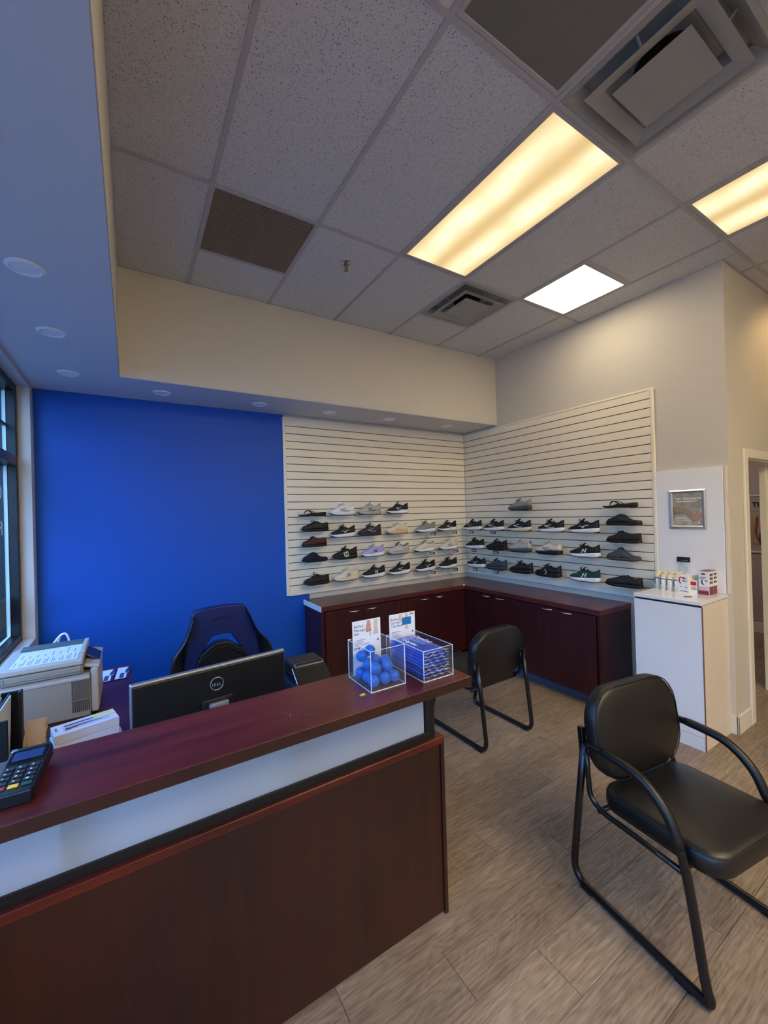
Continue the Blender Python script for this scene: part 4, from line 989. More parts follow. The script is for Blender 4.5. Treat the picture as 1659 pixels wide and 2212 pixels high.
for (x, y, s_) in ((-3.315, -2.741, .006), (-3.335, -2.757, .004), (-3.52, -2.70, .003), (-3.82, -2.765, .0035), (-3.155, -2.70, .003)): pass
bm = BM(); rr = random.Random(3)
for k in range(26):
    x = -3.325 + rr.gauss(0, .022); y = -2.715 + rr.gauss(0, .012); s_ = rr.uniform(.0004, .0013); box(bm, (x - s_, y - s_, ZK), (x + s_, y + s_, ZK + .0004), rot=Euler((0, 0, rr.random() * 3)))
for k in range(18):
    x = rr.uniform(-3.9, -2.8); y = rr.uniform(-2.8, -2.54); s_ = rr.uniform(.0004, .001); box(bm, (x - s_, y - s_, ZK), (x + s_, y + s_, ZK + .0004))
part('scuff_specks', bm, M('pale_scuff', (150, 112, 100), .7), t, kind='stuff')
t = thing('return_desk', 'cherry side desk running along the window wall under the beige printer', 'desk', (-4.05, -1.3, 0))
part('top', B1((WX + .002, -1.846, ZD - .028), (-3.752, -.775, ZD), .002), m_cherryy, t)
part('side_panel', B1((WX + .02, -.80, 0), (-3.77, -.782, ZD - .028), .001), m_cherry, t)
part('drawer_pedestal', B1((WX + .03, -1.84, 0), (-3.80, -1.40, ZD - .028), .002), m_cherry, t)
t = thing('paper_scrap', 'small yellow-green scrap lying on the reception counter', 'paper', (-3.06, -2.735, ZK))
part('scrap', B1((-3.083, -2.729, ZK), (-3.063, -2.716, ZK + .0009), .0003, 1, Euler((0, .05, .3))), M('lime_paper', (160, 176, 40), .5), t)
part('folded_corner', B1((-3.078, -2.722, ZK + .0009), (-3.062, -2.716, ZK + .002), .0003, 1, Euler((.1, 0, .25))), M('pale_lime_paper', (196, 206, 110), .5), t)

# ------------------------------------------------------------------ monitor (its back faces the viewer)
t = thing('computer_monitor', 'black computer monitor seen from behind on the reception desk', 'monitor', (-3.478, -2.30, ZD + .0015), math.radians(6.0))
hw = .279; z0 = .045; z1 = .388
part('bezel', B1((-hw, -.004, z0), (hw, .016, z1), .006, 3), m_alu, t, False)
bm = BM(); box(bm, (-hw + .006, -.014, z0 + .006), (hw - .006, -.003, z1 - .008), .003, 2); sh = part('back_shell', bm, M('black_ribbed_shell', (5, 6, 7), .42, var=.05), t, False)
bm = BM()
for k in range(26):
    zz = z1 - .02 - k * .006; box(bm, (-hw + .014, -.0152, zz), (hw - .014, -.0138, zz + .0028))
part('shell_rib', bm, MATS['black_ribbed_shell'], sh, False, kind='stuff')
part('screen', B1((-hw + .012, .0155, z0 + .014), (hw - .012, .017, z1 - .014)), M('dark_screen', (8, 9, 12), .12), t, False)
bm = BM(); tube(bm, [(.0 + .0235 * math.cos(a), -.0165, .322 + .0235 * math.sin(a)) for a in [k * 2 * PI / 40 for k in range(40)]], .0016, 6, closed=True, up=Vector((0, 1, 0)))
part('logo_ring', bm, m_alu, sh, False, True)
LM = frame3((-.0175, -.0158, .315), (1, 0, 0), (0, 0, 1))
bm = text_bm('D', .0145, LM, .0006, bold=.0005); 
for s_, x in (('LL', .0180),):
    b2 = text_bm(s_, .0145, LM @ Matrix.Translation((x, 0, 0)), .0006, bold=.0005, spacing=.95); me = bpy.data.meshes.new('x'); b2.to_mesh(me); b2.free(); bm.from_mesh(me)
b2 = text_bm('E', .0135, LM @ Matrix.Translation((.0112, -.0012, 0)) @ Matrix.Rotation(math.radians(38), 4, 'Z'), .0006, bold=.0005); me = bpy.data.meshes.new('x'); b2.to_mesh(me); b2.free(); bm.from_mesh(me)
part('logo_letters', bm, m_alu, sh, False)
part('stand_head', B1((-.058, -.024, .15), (.058, -.012, .272), .006, 3), m_black, t, False)
part('stand_column', B1((-.036, -.048, .012), (.036, -.026, .262), .008, 3), m_alu, t, False)
part('stand_base', B1((-.12, -.11, 0), (.12, .10, .012), .004, 2), m_alu, t, False)

# ------------------------------------------------------------------ gaming chair behind the desk
LB = dict(rough=.42, var=.12)
m_lea = M('black_leatherette', (17, 18, 21), .36, var=.1, bump=.35, bscale=420, spec=.6)
m_leb = M('blue_leatherette', (9, 26, 80), .40, var=.08, bump=.3, bscale=420, spec=.5)
m_seam = M('black_edge_piping', (6, 6, 8), .5)
t = thing('gaming_chair', 'blue and black high-back gaming chair behind the reception desk', 'chair', (-3.26, -1.25, 0))
YC = -1.2
MX = frame3((0, YC, 0), (1, 0, 0), (0, 0, 1))
hole = [(-3.391, .866), (-3.327, .952), (-3.279, .960), (-3.231, .960), (-3.206, .952), (-3.129, .834), (-3.150, .860), (-3.227, .919), (-3.252, .923), (-3.304, .922), (-3.345, .893)]
head = [(-3.423, 1.115), (-3.34, 1.128), (-3.247, 1.131), (-3.17, 1.126), (-3.122, 1.117), (-3.106, 1.08), (-3.06, .94), (-3.035, .80), (-3.033, .56), (-3.10, .56), (-3.092, .777), (-3.129, .834), (-3.206, .952), (-3.231, .960), (-3.279, .960), (-3.327, .952), (-3.391, .866), (-3.432, .775), (-3.42, .56), (-3.487, .56), (-3.487, .769), (-3.472, .934), (-3.44, 1.04)]
part('head_arch', plate_bm([(x, z + (.008 if -3.36 < x < -3.15 and .93 < z < .97 else 0)) for x, z in head], [], MX, .030, .005), m_leb, t)
cpad = [(-3.42, .56), (-3.425, .775), (-3.385, .862), (-3.345, .893), (-3.304, .918), (-3.252, .921), (-3.227, .917), (-3.150, .862), (-3.10, .80), (-3.10, .56)]
part('centre_pad', plate_bm([(x, z - (.014 if z > .7 else 0)) for x, z in cpad], [], MX @ Matrix.Translation((0, 0, -.004)), .034, .006), m_lea, t)
part('centre_pad_piping', T1([(x, YC - .044, z - .040) for x, z in cpad[1:-1]], .0035, 6), m_seam, t, smooth=True)
def wing(sgn, pts, inner):
    bm = BM(); R = []
    for (x, z), (xi, zi) in zip(pts, inner):
        R.append([(xi, YC + .03, zi), (xi, YC - .035, zi), ((x + xi) / 2, YC - .085, (z + zi) / 2), (x, YC - .10, z), (x + sgn * .006, YC - .07, z), (x, YC + .0, z), ((x + xi) / 2, YC + .035, (z + zi) / 2)])
    for a in range(3): pass
    return skin(R)
wl = wing(-1, [(-3.43, 1.10), (-3.455, 1.03), (-3.478, .96), (-3.52, .91), (-3.55, .87), (-3.562, .80), (-3.56, .68), (-3.54, .56)], [(-3.421, 1.105), (-3.44, 1.035), (-3.458, .96), (-3.472, .92), (-3.478, .87), (-3.485, .80), (-3.487, .68), (-3.487, .56)])
o = part('side_bolster', wl, m_lea, t, smooth=True); o.modifiers.new('s', 'SUBSURF').render_levels = 2
wr_ = wing(1, [(-3.112, 1.10), (-3.092, 1.04), (-3.064, .965), (-3.02, .918), (-2.985, .885), (-2.955, .80), (-2.957, .68), (-2.98, .56)], [(-3.121, 1.105), (-3.103, 1.05), (-3.078, .975), (-3.063, .93), (-3.052, .885), (-3.036, .80), (-3.033, .68), (-3.033, .56)])
o = part('side_bolster', wr_, m_lea, t, smooth=True); o.modifiers.new('s', 'SUBSURF').render_levels = 2
part('embossed_mark', text_bm('EMERGE', .024, frame3((-3.327, YC - .0435, 1.054), (1, 0, .06), (0, 0, 1)), .0004), m_seam, t)
bm = BM(); tube(bm, [(-3.225, YC - .044, 1.086), (-3.210, YC - .044, 1.071), (-3.226, YC - .044, 1.056)], .0018, 5); part('embossed_arrow', bm, m_seam, t)
bm = BM(); b2 = BM(); tube(bm, [(-3.487, YC - .045, .60), (-3.487, YC - .045, .77), (-3.472, YC - .045, .934), (-3.423, YC - .042, 1.11)], .0022, 5); tube(b2, [(-3.034, YC - .045, .60), (-3.035, YC - .045, .80), (-3.06, YC - .045, .94), (-3.121, YC - .042, 1.11)], .0022, 5)
part('seam', bm, m_seam, t); part('seam', b2, m_seam, t)
part('seat', B1((-3.52, -1.72, .44), (-3.0, -1.22, .55), .045, 4), m_lea, t, smooth=True)
part('backrest_lower', B1((-3.50, -1.235, .50), (-3.02, -1.165, .64), .03, 3), m_lea, t, smooth=True)
for sx in (-1, 1):
    ar = part('armrest', B1((-3.26 + sx * .30 - .04, -1.62, .66), (-3.26 + sx * .30 + .04, -1.36, .69), .012, 3), m_black, t, smooth=True)
    part('armrest_post', T1([(-3.26 + sx * .30, -1.48, .66), (-3.26 + sx * .29, -1.48, .45), (-3.26 + sx * .2, -1.48, .43)], .018, 8), m_black, ar, smooth=True)
part('gas_lift', T1([(-3.26, -1.45, .10), (-3.26, -1.45, .30), (-3.26, -1.45, .44)], .025, 14), m_black, t, smooth=True)
for k in range(5):
    a = k * 2 * PI / 5 + .3; e = Vector((-3.26 + .31 * math.cos(a), -1.45 + .31 * math.sin(a), .085))
    lg = part('base_arm', T1([(-3.26, -1.45, .12), tuple(e)], [.03, .018], 8), m_black, t, smooth=True)
    bm = BM(); n_ = Vector((-math.sin(a), math.cos(a), 0))
    for s_ in (-1, 1): tube(bm, [e + n_ * (.008 * s_) + Vector((0, 0, -.056)), e + n_ * (.026 * s_) + Vector((0, 0, -.056))], .029, 16)
    part('caster', bm, m_black, lg, smooth=True)

# ------------------------------------------------------------------ visitor chairs
m_seat = M('black_vinyl', (19, 18, 18), .40, var=.1, bump=.25, bscale=500, spec=.55)
m_tube = M('black_powder_coat', (12, 12, 14), .28, var=.05, spec=.6)
def pad(L_, W_, T_, rc, crown, n=7):
    """rounded cushion slab centred on the origin in x/y, z from 0 to T_, softly crowned"""
    bm = BM(); out = []
    for cx, cy, a0 in ((L_ / 2 - rc, W_ / 2 - rc, 0), (-L_ / 2 + rc, W_ / 2 - rc, 90), (-L_ / 2 + rc, -W_ / 2 + rc, 180), (L_ / 2 - rc, -W_ / 2 + rc, 270)):
        for k in range(n): a = math.radians(a0 + 90 * k / (n - 1)); out.append((cx + rc * math.cos(a), cy + rc * math.sin(a)))
    levels = [(.93, 0), (.985, T_ * .12), (1.0, T_ * .4), (.995, T_ * .72), (.965, T_ * .9), (.90, T_ * 1.0), (.6, T_ + crown * .75), (.3, T_ + crown)]
    R = [[bm.verts.new((x * s, y * s, z)) for x, y in out] for s, z in levels]
    m = len(out)
    for A, B_ in zip(R, R[1:]):
        for k in range(m): bm.faces.new((A[k], A[(k + 1) % m], B_[(k + 1) % m], B_[k]))
    bm.faces.new(R[0][::-1]); bm.faces.new(R[-1]); return fixn(bm)
def visitor_chair(label, origin, ang, width, arms):
    """local x = forward, y = to the chair's left; origin is on the floor at the rear of the right-hand (y=0) runner"""
    t = thing('visitor_chair', label, 'chair', origin, ang, 'black sled-base visitor chairs')
    for sy in (0, width):
        def P(s, z, dy=0): return (s, sy + dy, z)
        if arms:
            pts = catmull([P(.085, .655), P(.16, .66), P(.245, .658), (.32, sy, .648), (.385, sy, .612), (.435, sy, .556), (.470, sy, .47), (.490, sy, .38), (.510, sy, .26), (.528, sy, .13), (.540, sy, .06)], 4)
            pts += [Vector(p) for p in fillet([(.545, sy, .055), (.552, sy, .017), (.50, sy, .016)], .04)][1:]
        else:
            pts = [Vector(p) for p in fillet([(.43, sy, .41), (.505, sy, .405), (.56, sy, .20), (.605, sy, .016), (.50, sy, .016)], .05)]
        pts += [Vector(p) for p in fillet([(.40, sy, .016), (-.005, sy, .016), (.028, sy, .30), (.075, sy, .655) if arms else (.064, sy, .60)], .085, 7)]
        part('side_frame', T1(pts, .0158, 10, up=Vector((0, 1, 0))), m_tube, t, False, True)
        q = [(.085, sy, .62), (.092, sy, .50), (.098, sy, .43), (.16, sy, .402), (.30, sy, .405), (.478, sy, .402)]
        part('seat_rail', T1(fillet(q, .07, 5), .011, 8, up=Vector((0, 1, 0))), m_tube, t, False, True)
        part('back_bracket', B1((.052, sy - .012, .60 if arms else .50), (.078, sy + .012, .72 if arms else .62), .003, 1, Euler((0, -.08, 0))), m_tube, t, False)
        for s_ in (.07, .47 if arms else .52): part('glide', B1((s_ - .03, sy - .016, 0), (s_ + .03, sy + .016, .022), .004), m_black, t, False)
        if arms:
            pa = catmull([(.16, sy, .661), (.245, sy, .659), (.32, sy, .649), (.385, sy, .613), (.435, sy, .557), (.468, sy, .478)], 4)
            part('arm_sleeve', T1(pa, [.0165, .0185] + [.0185] * (len(pa) - 4) + [.0175, .016], 10, up=Vector((0, 1, 0))), m_black, t, False, True)
    part('cross_bar', T1([(.46, 0, .395), (.46, width, .395)], .010, 8), m_tube, t, False, True)
    part('cross_bar', T1([(.14, 0, .395), (.14, width, .395)], .010, 8), m_tube, t, False, True)
    sw = width - .055
    bm = pad(.47, sw, .085, .085, .016)
    bmesh.ops.transform(bm, matrix=Matrix.Translation((.345, width / 2, .405)) @ Matrix.Rotation(-.035, 4, 'Y'), verts=bm.verts)
    o = part('seat', bm, m_seat, t, False, True)
    bm = BM(); pts = []
    for cx, cy, a0 in ((.145, sw / 2 - .09, 0), (-.145, sw / 2 - .09, 90), (-.145, -sw / 2 + .09, 180), (.145, -sw / 2 + .09, 270)):
        for k in range(6): a = math.radians(a0 + 18 * k); pts.append((.345 + cx * 1.0 + .083 * math.cos(a), width / 2 + cy + .083 * math.sin(a), .4785 + .035 * (cx + .083 * math.cos(a))))
    part('seat_piping', T1(pts, .0028, 5, closed=True), m_seat, t, False, True)
    bwid = width - .012 if arms else width + .045
    bm = pad(.39, bwid, .07, .15, .014, 9)      # x -> up, z -> forward
    M4 = Matrix.Translation((.078, width / 2 - (.012 if arms else 0), .690 if arms else .618)) @ Matrix.Rotation(math.radians(-8), 4, 'Y') @ frame3((0, 0, 0), (0, 0, 1), (0, -1, 0))
    # columns: local x -> up, local y -> -y, local z -> cross product = forward
    bmesh.ops.transform(bm, matrix=M4, verts=bm.verts); fixn(bm)
    part('backrest', bm, m_seat, t, False, True)
    bm = BM(); pts = []
    for cx, cy, a0 in ((.0525, bwid / 2 - .15, 0), (-.0525, bwid / 2 - .15, 90), (-.0525, -bwid / 2 + .15, 180), (.0525, -bwid / 2 + .15, 270)):
        for k in range(6): a = math.radians(a0 + 18 * k); pts.append(M4 @ Vector((cx + .140 * math.cos(a), cy + .140 * math.sin(a), .066)))
    part('back_piping', T1(pts, .0028, 5, closed=True), m_seat, t, False, True)
    return t
visitor_chair('black visitor chair with curved armrests, nearest the camera at the right', (-2.05 + .0, -2.815, 0), math.radians(-98.5), .567, True)
visitor_chair('armless black visitor chair seen from behind, past the end of the counter', (-1.195, -1.915, 0), math.radians(91.0), .49, False)

# ------------------------------------------------------------------ acrylic bins on the counter
m_edge = M('white_edge_glint', (236, 244, 252), .12, var=.01, spec=1.0, trans=.2)  # white rods colour in the glint along the clear acrylic edges
def bin_(label, x0, x1, y0, y1, z1):
    t = thing('acrylic_bin', label, 'display bin', ((x0 + x1) / 2, (y0 + y1) / 2, ZK + .0005)); w = .003; z0 = ZK + .0005
    part('base', B1((x0, y0, z0), (x1, y1, z0 + w)), m_acr, t)
    for n, lo, hi in (('front_wall', (x0, y0, z0 + w), (x1, y0 + w, z1)), ('back_wall', (x0, y1 - w, z0 + w), (x1, y1, z1)), ('side_wall', (x0, y0 + w, z0 + w), (x0 + w, y1 - w, z1)), ('side_wall', (x1 - w, y0 + w, z0 + w), (x1, y1 - w, z1))):
        part(n, B1(lo, hi), m_acr, t)
    e = .0011; c4 = [(x0, y0), (x1, y0), (x1, y1), (x0, y1)]
    for i in range(4):
        a, b_ = c4[i], c4[(i + 1) % 4]
        part('rim_edge', T1([(a[0], a[1], z1), (b_[0], b_[1], z1)], e, 5), m_edge, t)
        part('base_edge', T1([(a[0], a[1], z0 + .001), (b_[0], b_[1], z0 + .001)], e * (1.5 if i < 2 else 1), 5), m_edge, t)
        part('corner_edge', T1([(a[0], a[1], z0), (a[0], a[1], z1)], e * (1.7 if i == 1 else 1.2), 5), m_edge, t)
    return t
X0, X1, Y0, Y1, ZB = -3.041, -2.897, -2.729, -2.558, 1.211
bin_('clear acrylic bin holding blue spiky massage balls', X0, X1, Y0, Y1, ZB)
U0, U1, V0, V1, ZU = -2.840, -2.700, -2.767, -2.512, 1.181
bin_('clear acrylic bin holding blue gel packs at the counter end', U0, U1, V0, V1, ZU)
m_card = M('glossy_white_card', (226, 230, 238), .3, var=.01); m_txt = M('dark_card_ink', (22, 28, 38), .5); m_skin = M('printed_skin', (196, 142, 112), .5); m_skin2 = M('printed_pale_skin', (206, 186, 166), .5)
m_ball = M('blue_rubber', (4, 96, 190), .45, var=.1)
def card(label, x0, x1, y, z1, lines, body):
    t = thing('sign_card', label, 'sign', ((x0 + x1) / 2, y, ZK + .006)); h = z1 - ZK - .008; w = x1 - x0
    part('card', B1((x0, y - .0006, ZK + .006), (x1, y, z1), .0003), m_card, t)
    CM = frame3((x0, y - .0008, z1), (1, 0, 0), (0, 0, 1))      # x right, y up (negative below the top edge)
    for i, s_ in enumerate(lines): part('heading_line', text_bm(s_, .0145, CM @ Matrix.Translation((.007, -.027 - .0142 * i, 0)), .0002), m_txt, t)
    for i, ww in enumerate(body): 
        bm = BM(); box(bm, (.011, -.076 - .0062 * i, 0), (.011 + ww, -.0742 - .0062 * i, .0002)); bmesh.ops.transform(bm, matrix=CM, verts=bm.verts); part('body_line', bm, M('grey_card_ink', (96, 104, 120), .5), t)
    bm = BM(); prism(bm, [(w - .020, -.088), (w - .012, -.080), (w - .009, -.088)], 0, .0003, 'Z'); bmesh.ops.transform(bm, matrix=CM, verts=bm.verts); part('emblem', bm, m_txt, t)
    return t, CM, w
t, CM, w = card('white product card about massage balls behind the blue balls', -3.026, -2.900, -2.566, 1.278, ['BioPed', 'Massage', 'Ball'], (.045, .036, .036, .062))
bm = BM(); blob(bm, catmull([(.072, -.004, 0), (.072, -.02, 0), (.070, -.034, 0), (.072, -.048, 0)], 4), [.0075] * 4 + [.010] * 4 + [.012] * 5, CM, .02); part('pictured_hand', bm, m_skin, t, smooth=True)
bm = BM(); blob(bm, [(.0785 - .001, -.0555, 0), (.0785, -.0555, 0), (.0795, -.0555, 0)], .0095, CM @ Matrix.Translation((0, 0, .0003)), .02); part('pictured_ball', bm, M('printed_navy_ball', (46, 46, 110), .4), t)
bm = BM(); blob(bm, catmull([(.104, -.004, 0), (.104, -.03, 0), (.104, -.05, 0), (.104, -.062, 0)], 4), [.0075] * 4 + [.0078] * 4 + [.011] * 4 + [.0115], CM, .02); part('pictured_foot', bm, m_skin2, t, smooth=True)
part('price', text_bm('$7.99', .011, CM @ Matrix.Translation((.006, -.110, 0)), .0002, bold=.0003), m_txt, t)
t, CM, w = card('white product card about hot and cold gel packs behind the gel packs', -2.829, -2.684 - .012, -2.520, 1.264, ['BioPed', 'Gel Hot /', 'Cold Pack'], (.045, .036, .030, .048, .046))
for px_ in (.058, .088): 
    bm = BM(); blob(bm, catmull([(px_, -.003, 0), (px_ + .001, -.02, 0), (px_ + .003, -.034, 0)], 4), [.0085] * 9, CM, .02); part('pictured_leg', bm, m_skin2, t, smooth=True)
bm = BM(); box(bm, (.066, -.052, 0), (.112, -.020, .0006)); bmesh.ops.transform(bm, matrix=CM, verts=bm.verts); part('pictured_gel_pack', bm, M('printed_blue_pack', (20, 112, 180), .3, var=.3, vscale=90), t)
bm = BM(); blob(bm, catmull([(.088, -.054, 0), (.088, -.062, 0), (.087, -.070, 0)], 4), [.006] * 4 + [.009] * 5, CM, .02); part('pictured_foot', bm, m_skin2, t, smooth=True)
part('size_mark', text_bm('$9.99', .0085, CM @ Matrix.Translation((.106, -.012, 0)), .0002, bold=.0003), m_txt, t)
# spiky balls
RB = .0215
bm = BM(); bmesh.ops.create_icosphere(bm, subdivisions=3, radius=RB * .93); ball_me = mesh('core', bm, m_ball, True)
bm = BM(); n = 260
for k in range(n):
    zz = 1 - 2 * (k + .5) / n; a = k * 2.399963; rr_ = math.sqrt(1 - zz * zz); d = Vector((rr_ * math.cos(a), rr_ * math.sin(a), zz)); e1 = d.orthogonal().normalized(); e2 = d.cross(e1)
    q = [bm.verts.new(d * RB * .91 + (e1 * math.cos(j * PI / 2) + e2 * math.sin(j * PI / 2)) * .0014) for j in range(4)]; tp = bm.verts.new(d * RB * 1.02)
    for j in range(4): bm.faces.new((q[j], q[(j + 1) % 4], tp))
spk_me = mesh('spikes', bm, m_ball)
pos = []
for i, x in enumerate((-3.0135, -2.970, -2.9275)):
    for j, y in enumerate((-2.700, -2.652, -2.603)): pos.append((x + .003 * ((i + j) % 2), y, ZK + .0055 + RB))
pos += [(-2.992, -2.678, ZK + .040 + RB), (-2.944, -2.680, ZK + .040 + RB), (-2.922, -2.632, ZK + .042 + RB), (-2.995, -2.630, ZK + .041 + RB), (-2.955, -2.612, ZK + .044 + RB), (-3.009, -2.604, ZK + .066 + RB), (-2.968, -2.596, ZK + .078 + RB)]
for i, p_ in enumerate(pos):
    lb = 'blue spiky massage ball in the pile inside the left acrylic bin'
    if i == len(pos) - 1: lb = 'blue spiky massage ball highest in the left acrylic bin, against the card'
    if i == len(pos) - 2: lb = 'blue spiky massage ball at the upper back left of the bin'
    t = thing('massage_ball', lb, 'ball', p_, i * .7, 'blue massage balls in the acrylic bin')
    add('core', ball_me, t); s_ = add('spikes', spk_me, t, kind='stuff')
# gel packs
m_gel = M('blue_gel_film', (10, 66, 176), .18, var=.25, vscale=30, coat=.6); m_gel2 = M('navy_gel_film', (24, 32, 92), .16, var=.3, vscale=30, coat=.6); m_film = M('crinkled_clear_film', (190, 200, 215), .12, var=.2, vscale=60, spec=.9)
for k in range(8):
    z0 = ZK + .005 + .0125 * k; rr = random.Random(k + 40); top = k == 7
    t = thing('gel_pack', ['blue gel pack on top of the stack in the right acrylic bin', 'blue gel pack in the stack in the right acrylic bin'][0 if top else 1], 'gel pack', (-2.77, -2.64, z0), rr.uniform(-.02, .02), 'gel packs stacked in the acrylic bin')
    bm = BM(); nx, ny = 8, 14; G0 = []; wd, ln = .060, .111
    for s_ in (0, 1):
        g_ = []
        for i in range(nx + 1):
            for j in range(ny + 1):
                u, v = i / nx * 2 - 1, j / ny * 2 - 1; ed = (1 - u ** 6) * (1 - v ** 6); hgt = (.0105 if s_ else 0) * (.35 + .65 * ed) + (rr.uniform(0, .0022) if s_ else 0) * (1 if abs(u) < .9 else .3)
                g_.append(bm.verts.new((u * wd, v * ln, hgt + .002 * math.sin(u * 3 + k) * s_)))
        G0.append(g_)
    I = lambda s_, i, j: G0[s_][i * (ny + 1) + j]
    for i in range(nx):
        for j in range(ny):
            bm.faces.new((I(1, i, j), I(1, i + 1, j), I(1, i + 1, j + 1), I(1, i, j + 1))); bm.faces.new((I(0, i, j), I(0, i, j + 1), I(0, i + 1, j + 1), I(0, i + 1, j)))
    for i in range(nx): bm.faces.new((I(0, i, 0), I(0, i + 1, 0), I(1, i + 1, 0), I(1, i, 0))); bm.faces.new((I(0, i + 1, ny), I(0, i, ny), I(1, i, ny), I(1, i + 1, ny)))
    for j in range(ny): bm.faces.new((I(0, 0, j + 1), I(0, 0, j), I(1, 0, j), I(1, 0, j + 1))); bm.faces.new((I(0, nx, j), I(0, nx, j + 1), I(1, nx, j + 1), I(1, nx, j)))
    fixn(bm); part('gel_pouch', bm, m_gel if k > 3 or k % 2 else m_gel2, t, False, True)
    bm = BM(); q = []
    for i in range(15):
        u = i / 14 * 2 - 1; zz = .006 + .003 * math.sin(i * 1.7 + k * 2) ; q.append((bm.verts.new((u * .062, -ln - .001, zz - .003)), bm.verts.new((u * .062, -ln - .001 - rr.uniform(.001, .008), zz + rr.uniform(-.001, .004)))))
    for a, b_ in zip(q, q[1:]): bm.faces.new((a[0], b_[0], b_[1], a[1]))
    part('crimped_seal', bm, m_film, t, False)
    if top:
        TM = frame3((-.030, .085, .0155), (0, -1, .02), (1, 0, 0))
        part('print_line', text_bm('CryoGel', .030, frame3((.052, .075, .0155), (0, -1, .0), (1, 0, 0)) @ Matrix.Translation((.01, -.03, 0)), .0003, bold=.0004), M('white_pack_print', (206, 216, 240), .4), t, False)
        part('print_line', text_bm('Gapex', .036, frame3((-.048, .075, .0155), (0, -1, .0), (1, 0, 0)) @ Matrix.Translation((.02, .004, 0)), .0003, bold=.0004), MATS['white_pack_print'], t, False)
        bm = BM()
        for i in range(4): box(bm, (-.012 + .008 * i, -.05, .0150), (-.008 + .008 * i, .045 - .02 * (i % 2), .0156))
        part('print_bars', bm, M('pale_blue_pack_print', (110, 140, 214), .4), t, False, kind='stuff')

# ------------------------------------------------------------------ card terminal
t = thing('card_terminal', 'black card payment terminal lying on the left end of the counter', 'card reader', (-3.973, -2.664, ZK + .0075), math.radians(-3))
tl = Euler((math.radians(3.5), 0, 0)).to_matrix().to_4x4()
def tb(n, lo, hi, mt, b=.001, par=t, **k):
    bm = B1(lo, hi, b, 2); bmesh.ops.transform(bm, matrix=tl, verts=bm.verts); return part(n, bm, mt, par, False, **k)
bm = BM(); prism(bm, [(-.036, -.098), (.036, -.098), (.040, -.085), (.041, .03), (.043, .085), (.036, .103), (-.030, .103), (-.043, .085), (-.041, .03), (-.040, -.085)], .0, .030, 'Z', .003); bmesh.ops.transform(bm, matrix=tl, verts=bm.verts)
part('body', bm, M('terminal_black', (14, 16, 20), .35, coat=.2), t, False)
tb('screen_surround', (-.036, .022, .030), (.036, .088, .0315), M('gloss_black', (8, 10, 14), .12), .001)
tb('screen', (-.030, .038, .0315), (.030, .076, .0322), M('blue_grey_screen', (38, 58, 104), .18), .0003)
tb('chrome_edge', (-.042, .088, .020), (-.030, .1005, .031), m_alu, .001)
for rw in range(5):
    for cl in range(3):
        x = -.024 + .024 * cl; y = .004 - .0185 * rw
        kc = [M('red_key', (150, 40, 60), .5), M('yellow_key', (226, 184, 50), .5), M('green_key', (24, 66, 52), .5)][cl] if rw == 4 else M('key_rubber', (24, 27, 32), .5)
        kk = tb('key', (x - .0095, y - .0058, .030), (x + .0095, y + .0058, .033), kc, .0012, label=['red key', 'yellow key', 'dark green key'][cl] if rw == 4 else None)
        if rw < 4:
            ch = ['1', '2', '3', '4', '5', '6', '7', '8', '9', '*', '0', '#'][rw * 3 + cl]
            bm = text_bm(ch, .0085, Matrix.Translation((x - .006, y - .003, .0331)), .0002, bold=.0002); bmesh.ops.transform(bm, matrix=tl, verts=bm.verts); part('key_legend', bm, M('key_white', (220, 224, 228), .5), kk, False)

# ------------------------------------------------------------------ beige laser printer
t = thing('office_printer', 'beige multifunction laser printer on the side desk by the window', 'printer', (-4.09, -1.33, ZD + .001))
m_bg = M('warm_grey_plastic', (148, 141, 130), .45, var=.03, bump=.1, bscale=600); m_bg2 = M('pale_printer_plastic', (176, 171, 162), .42, var=.02); m_line = M('shadow_line', (60, 58, 56), .6)
z0 = ZD + .001
part('lower_body', B1((-4.255, -1.498, z0), (-3.925, -1.14, .955), .008, 3), m_bg, t)
part('shoulder_band', B1((-4.262, -1.503, .925), (-3.925, -1.14, .945), .006, 3), m_bg2, t)
part('scanner_body', B1((-4.268, -1.505, .958), (-3.952, -1.14, .998), .006, 3), m_bg, t)
part('scanner_lid', B1((-4.270, -1.508, 1.001), (-3.950, -1.14, 1.030), .008, 3), m_bg2, t)
part('adf_tray', B1((-4.235, -1.20, 1.030), (-3.975, -1.13, 1.040), .004, 2, Euler((.05, 0, 0))), M('dark_grey_tray', (70, 92, 96), .5), t)
part('lid_corner_guide', B1((-3.972, -1.40, 1.030), (-3.950, -1.14, 1.044), .004, 2), m_bg2, t)
part('front_cover', B1((-3.925, -1.49, z0 + .01), (-3.892, -1.15, .972), .010, 3), m_bg2, t)
fc = part('output_fascia', B1((-3.952, -1.48, .972), (-3.886, -1.16, .990), .005, 2, Euler((0, .25, 0))), m_bg2, t)
cpn = part('control_panel', B1((-3.955, -1.40, .992), (-3.885, -1.24, 1.004), .003, 2, Euler((0, .62, 0))), M('navy_control_panel', (16, 30, 62), .3), t)
part('display', B1((-3.944, -1.38, 1.0035), (-3.905, -1.28, 1.0055), .001, 1, Euler((0, .62, 0))), M('blue_grey_screen', (38, 58, 104), .18), cpn)
for i in range(17): part('vent_groove', B1((-3.998 + .0042 * i, -1.4995, .832), (-3.9962 + .0042 * i, -1.4975, .925)), m_line, t)
for i in range(9): part('vent_slot', B1((-3.996 + .0078 * i, -1.4995, .775), (-3.9925 + .0078 * i, -1.4975, .828)), M('black_void', (8, 8, 8), .9), t)
